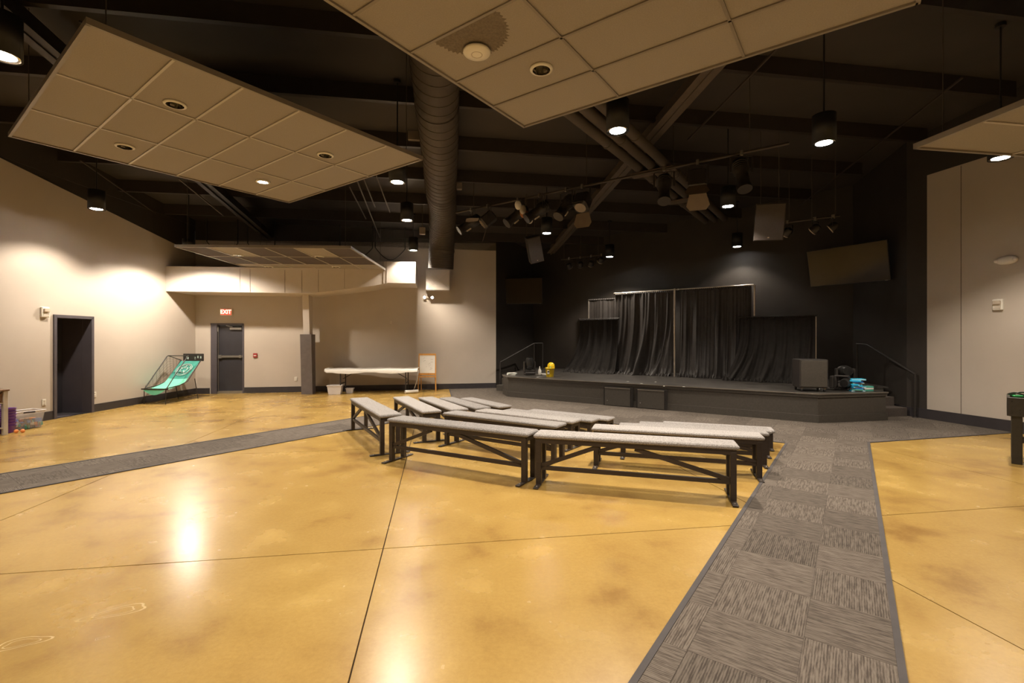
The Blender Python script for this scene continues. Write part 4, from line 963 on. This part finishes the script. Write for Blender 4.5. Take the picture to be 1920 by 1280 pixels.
# ------------------------------------------------------------------ lighting bars and lamps
def lbar(lb, p, q, r=.024):
    o = thing('lighting_bar', lb, 'lighting bar', p); d = Vector(q)-Vector(p); MB().tube([(0, 0, 0), d], r, 12).build('pipe', M['steel_dark'], o)
    for t in (.08, .5, .92):
        wp = Vector(p)+d*t; MB().tube([d*t, d*t+Vector((0, 0, ceil_z(wp.x, wp.y)-wp.z-.01))], .008, 6).build('drop_rod', M['cable'], o)
    return o
BW_, BZ = 8.40, 4.6
lp = [ray_w(px, BW_) for px in (855, 1480)]
lbar('long black lighting bar crossing above the benches', (lp[0].x, lp[0].y, BZ), (lp[1].x, lp[1].y, BZ))
def stage_lamp(lb, px, wv, bz, rz, tilt, kind='ellip', k=1.0, hang=.25):
    p = ray_w(px, wv)
    o = thing('stage_lamp', lb, 'stage light', (p.x, p.y, bz), rz, 'stage lamps on the lighting bars')
    MB().box((0, 0, .0), (.05, .07, .09), bev=.008).build('clamp', M['steel'], o)
    b = MB(); h = hang*k
    b.bar((-.15*k, 0, -.05), (.15*k, 0, -.05), .03, .008)
    for s in (-1, 1): b.bar((s*.15*k, 0, -.05), (s*.15*k, 0, -.06-h), .008, .03)
    b.build('yoke', M['blk_met'], o)
    mm = Matrix.Translation((0, 0, -.06-h)) @ Matrix.Rotation(math.radians(tilt), 4, 'X')
    if kind == 'fresnel':
        hd = MB().box((0, 0, 0), (.26*k, .24*k, .30*k), mtx=mm, bev=.03*k).build('housing', M['blk_met'], o)
        MB().lathe([(.0001, -.152*k), (.10*k, -.152*k)], mtx=mm, n=20).build('lens', M['lens'], hd)
        for sx_, sy_ in ((0, -1), (0, 1)):
            MB().add([(-.12*k, sy_*.12*k, -.15*k), (.12*k, sy_*.12*k, -.15*k), (.17*k, sy_*.22*k, -.30*k), (.12*k, sy_*.26*k, -.36*k), (-.12*k, sy_*.26*k, -.36*k), (-.17*k, sy_*.22*k, -.30*k)]+[(-.12*k, sy_*.125*k, -.15*k), (.12*k, sy_*.125*k, -.15*k), (.17*k, sy_*.225*k, -.30*k), (.12*k, sy_*.265*k, -.36*k), (-.12*k, sy_*.265*k, -.36*k), (-.17*k, sy_*.225*k, -.30*k)],
                     [(0, 1, 2, 3, 4, 5), (11, 10, 9, 8, 7, 6)], mtx=mm).build('barn_door', M['flap'], o)
    elif kind == 'par':
        hd = MB().lathe([(.05*k, .10*k), (.09*k, .06*k), (.10*k, -.06*k)], mtx=mm, n=20).build('housing', M['blk_met'], o)
        MB().lathe([(.10*k, -.058*k), (.10*k, -.075*k), (.035*k, -.068*k), (.035*k, -.058*k)], mtx=mm, n=20).build('led_ring', M['lens'], hd)
    else:
        hd = MB().lathe([(.05*k, .22*k), (.10*k, .19*k), (.11*k, .0), (.085*k, -.03*k), (.085*k, -.26*k), (.10*k, -.27*k), (.10*k, -.32*k)], mtx=mm, n=20).build('barrel', M['blk_met'], o)
        MB().lathe([(.0001, -.30*k), (.09*k, -.30*k)], mtx=mm, n=20).build('lens', M['lens'], hd)
        b = MB()
        for q_ in range(4): b.lathe([(.104*k, .03*k+q_*.035*k), (.116*k, .035*k+q_*.035*k), (.104*k, .04*k+q_*.035*k)], mtx=mm, n=20)
        b.build('cooling_fins', M['blk_met'], hd)
        MB().box((0, .09*k, -.13*k), (.05*k, .03*k, .10*k), mtx=mm).build('pale_badge', M['cream'], hd)
    b = MB(); b.tube([(.02, 0, .03), (.12*k, .05, -.03), (.10*k, .06, -.16*k), (0, .05, -.2*k)], .006, 5); b.build('power_cable', M['blk_plastic'], o)
    return o
lamps = [(884, -.9, 55, 'ellip', 'stage lamp nearest the round duct, first on the long bar'), (915, -1.0, 50, 'fresnel', 'second stage lamp on the long bar, with a tan flap'),
         (972, -.8, 50, 'ellip', 'third stage lamp on the long bar'), (1012, -.9, 55, 'ellip', 'fourth stage lamp on the long bar, right of the coloured one'),
         (1062, -.5, 40, 'ellip', 'fifth stage lamp on the long bar'), (1092, -.2, 35, 'fresnel', 'pale-fronted stage lamp left of the three conduits'),
         (1245, .1, 30, 'ellip', 'stage lamp with red cable just right of the conduits'), (1308, .0, 12, 'fresnel', 'stage lamp with a wide tan barn door hanging straight down'),
         (1390, .3, 25, 'ellip', 'large stage lamp at the right of the long bar')]
for px, rz_, ti, kd, lb in lamps: stage_lamp(lb, px, BW_, BZ, rz_-.4, -ti, kd, 1.12, .22)
cg = thing('colour_gel_bundle', 'bundle of white and orange cloths clipped to the long lighting bar', 'cloth', (.25, 9.9, 4.28), .3)
for k, (mt, x, z) in enumerate((('paper', -.16, .14), ('cream', -.05, .06), ('orange', .04, -.05), ('paper', .12, -.12), ('orange', -.02, .0))):
    MB().sphere((x, .02*k, z), .085, 10, (.9, .6, 1.2)).build('crumpled_cloth', M[mt] if mt != 'orange' else mat('dull orange cloth', (.35, .14, .05), .7), cg)
cgp = ray_w(985, 8.3); cg.location = (cgp.x, cgp.y, 4.6-.33)
MB().tube([(0, 0, .1), (.0, 0, .33)], .012, 6).build('clip', M['cable'], cg)
# rear small par bars
lq = [ray_w(px, 14.0) for px in (1052, 1128)]
lbar('short rear lighting bar over the left part of the stage', (lq[0].x, lq[0].y, 4.28), (lq[1].x, lq[1].y, 4.28))
for k, px in enumerate((1067, 1088, 1108, 1127)): stage_lamp(('first', 'second', 'third', 'fourth')[k]+' small round lamp from the left on the rear bar over the stage', px, 14.0, 4.28, -.5+.25*k, 60, 'par', 1.0, .18 if k < 3 else .10)
lq = [ray_w(px, 12.2) for px in (1472, 1575)]
lbar('short rear lighting bar beside the right television', (lq[0].x, lq[0].y, 4.2), (lq[1].x, lq[1].y, 4.2))
for k, px in enumerate((1476, 1528, 1562)): stage_lamp(('left', 'middle', 'right')[k]+' small round lamp on the bar above the right television', px, 12.2, 4.2, .3+.3*k, 55, 'par', 1.0, .16)
# loose hanging cables near the back wall, above the soffit
rnd = random.Random(5)
for k, (x0, x1_) in enumerate(((395, 452), (470, 520), (640, 700), (705, 760))):
    p, q = on_wall(*BW, x0, 4.38, .25), on_wall(*BW, x1_, 4.36, .25); o = thing('hanging_cable', ('drooping black cable above the rear panel, far left', 'drooping black cable above the rear panel, centre', 'drooping black cable right of the rear panel', 'drooping black cable beside the lit end of the soffit')[k], 'cable', p, 0, 'cables above the soffit')
    d = q-p; MB().tube([d*t+Vector((0, 0, -.35*math.sin(math.pi*t)+(.35 if t in (0, 1) else 0)*0)) for t in [i/12 for i in range(13)]], .011, 6).build('cable', M['blk_plastic'], o)
    MB().tube([(0, 0, 0), (0, 0, .9)], .014, 6).build('drop', M['blk_plastic'], o); MB().tube([d, d+Vector((0, 0, .9))], .014, 6).build('drop', M['blk_plastic'], o)
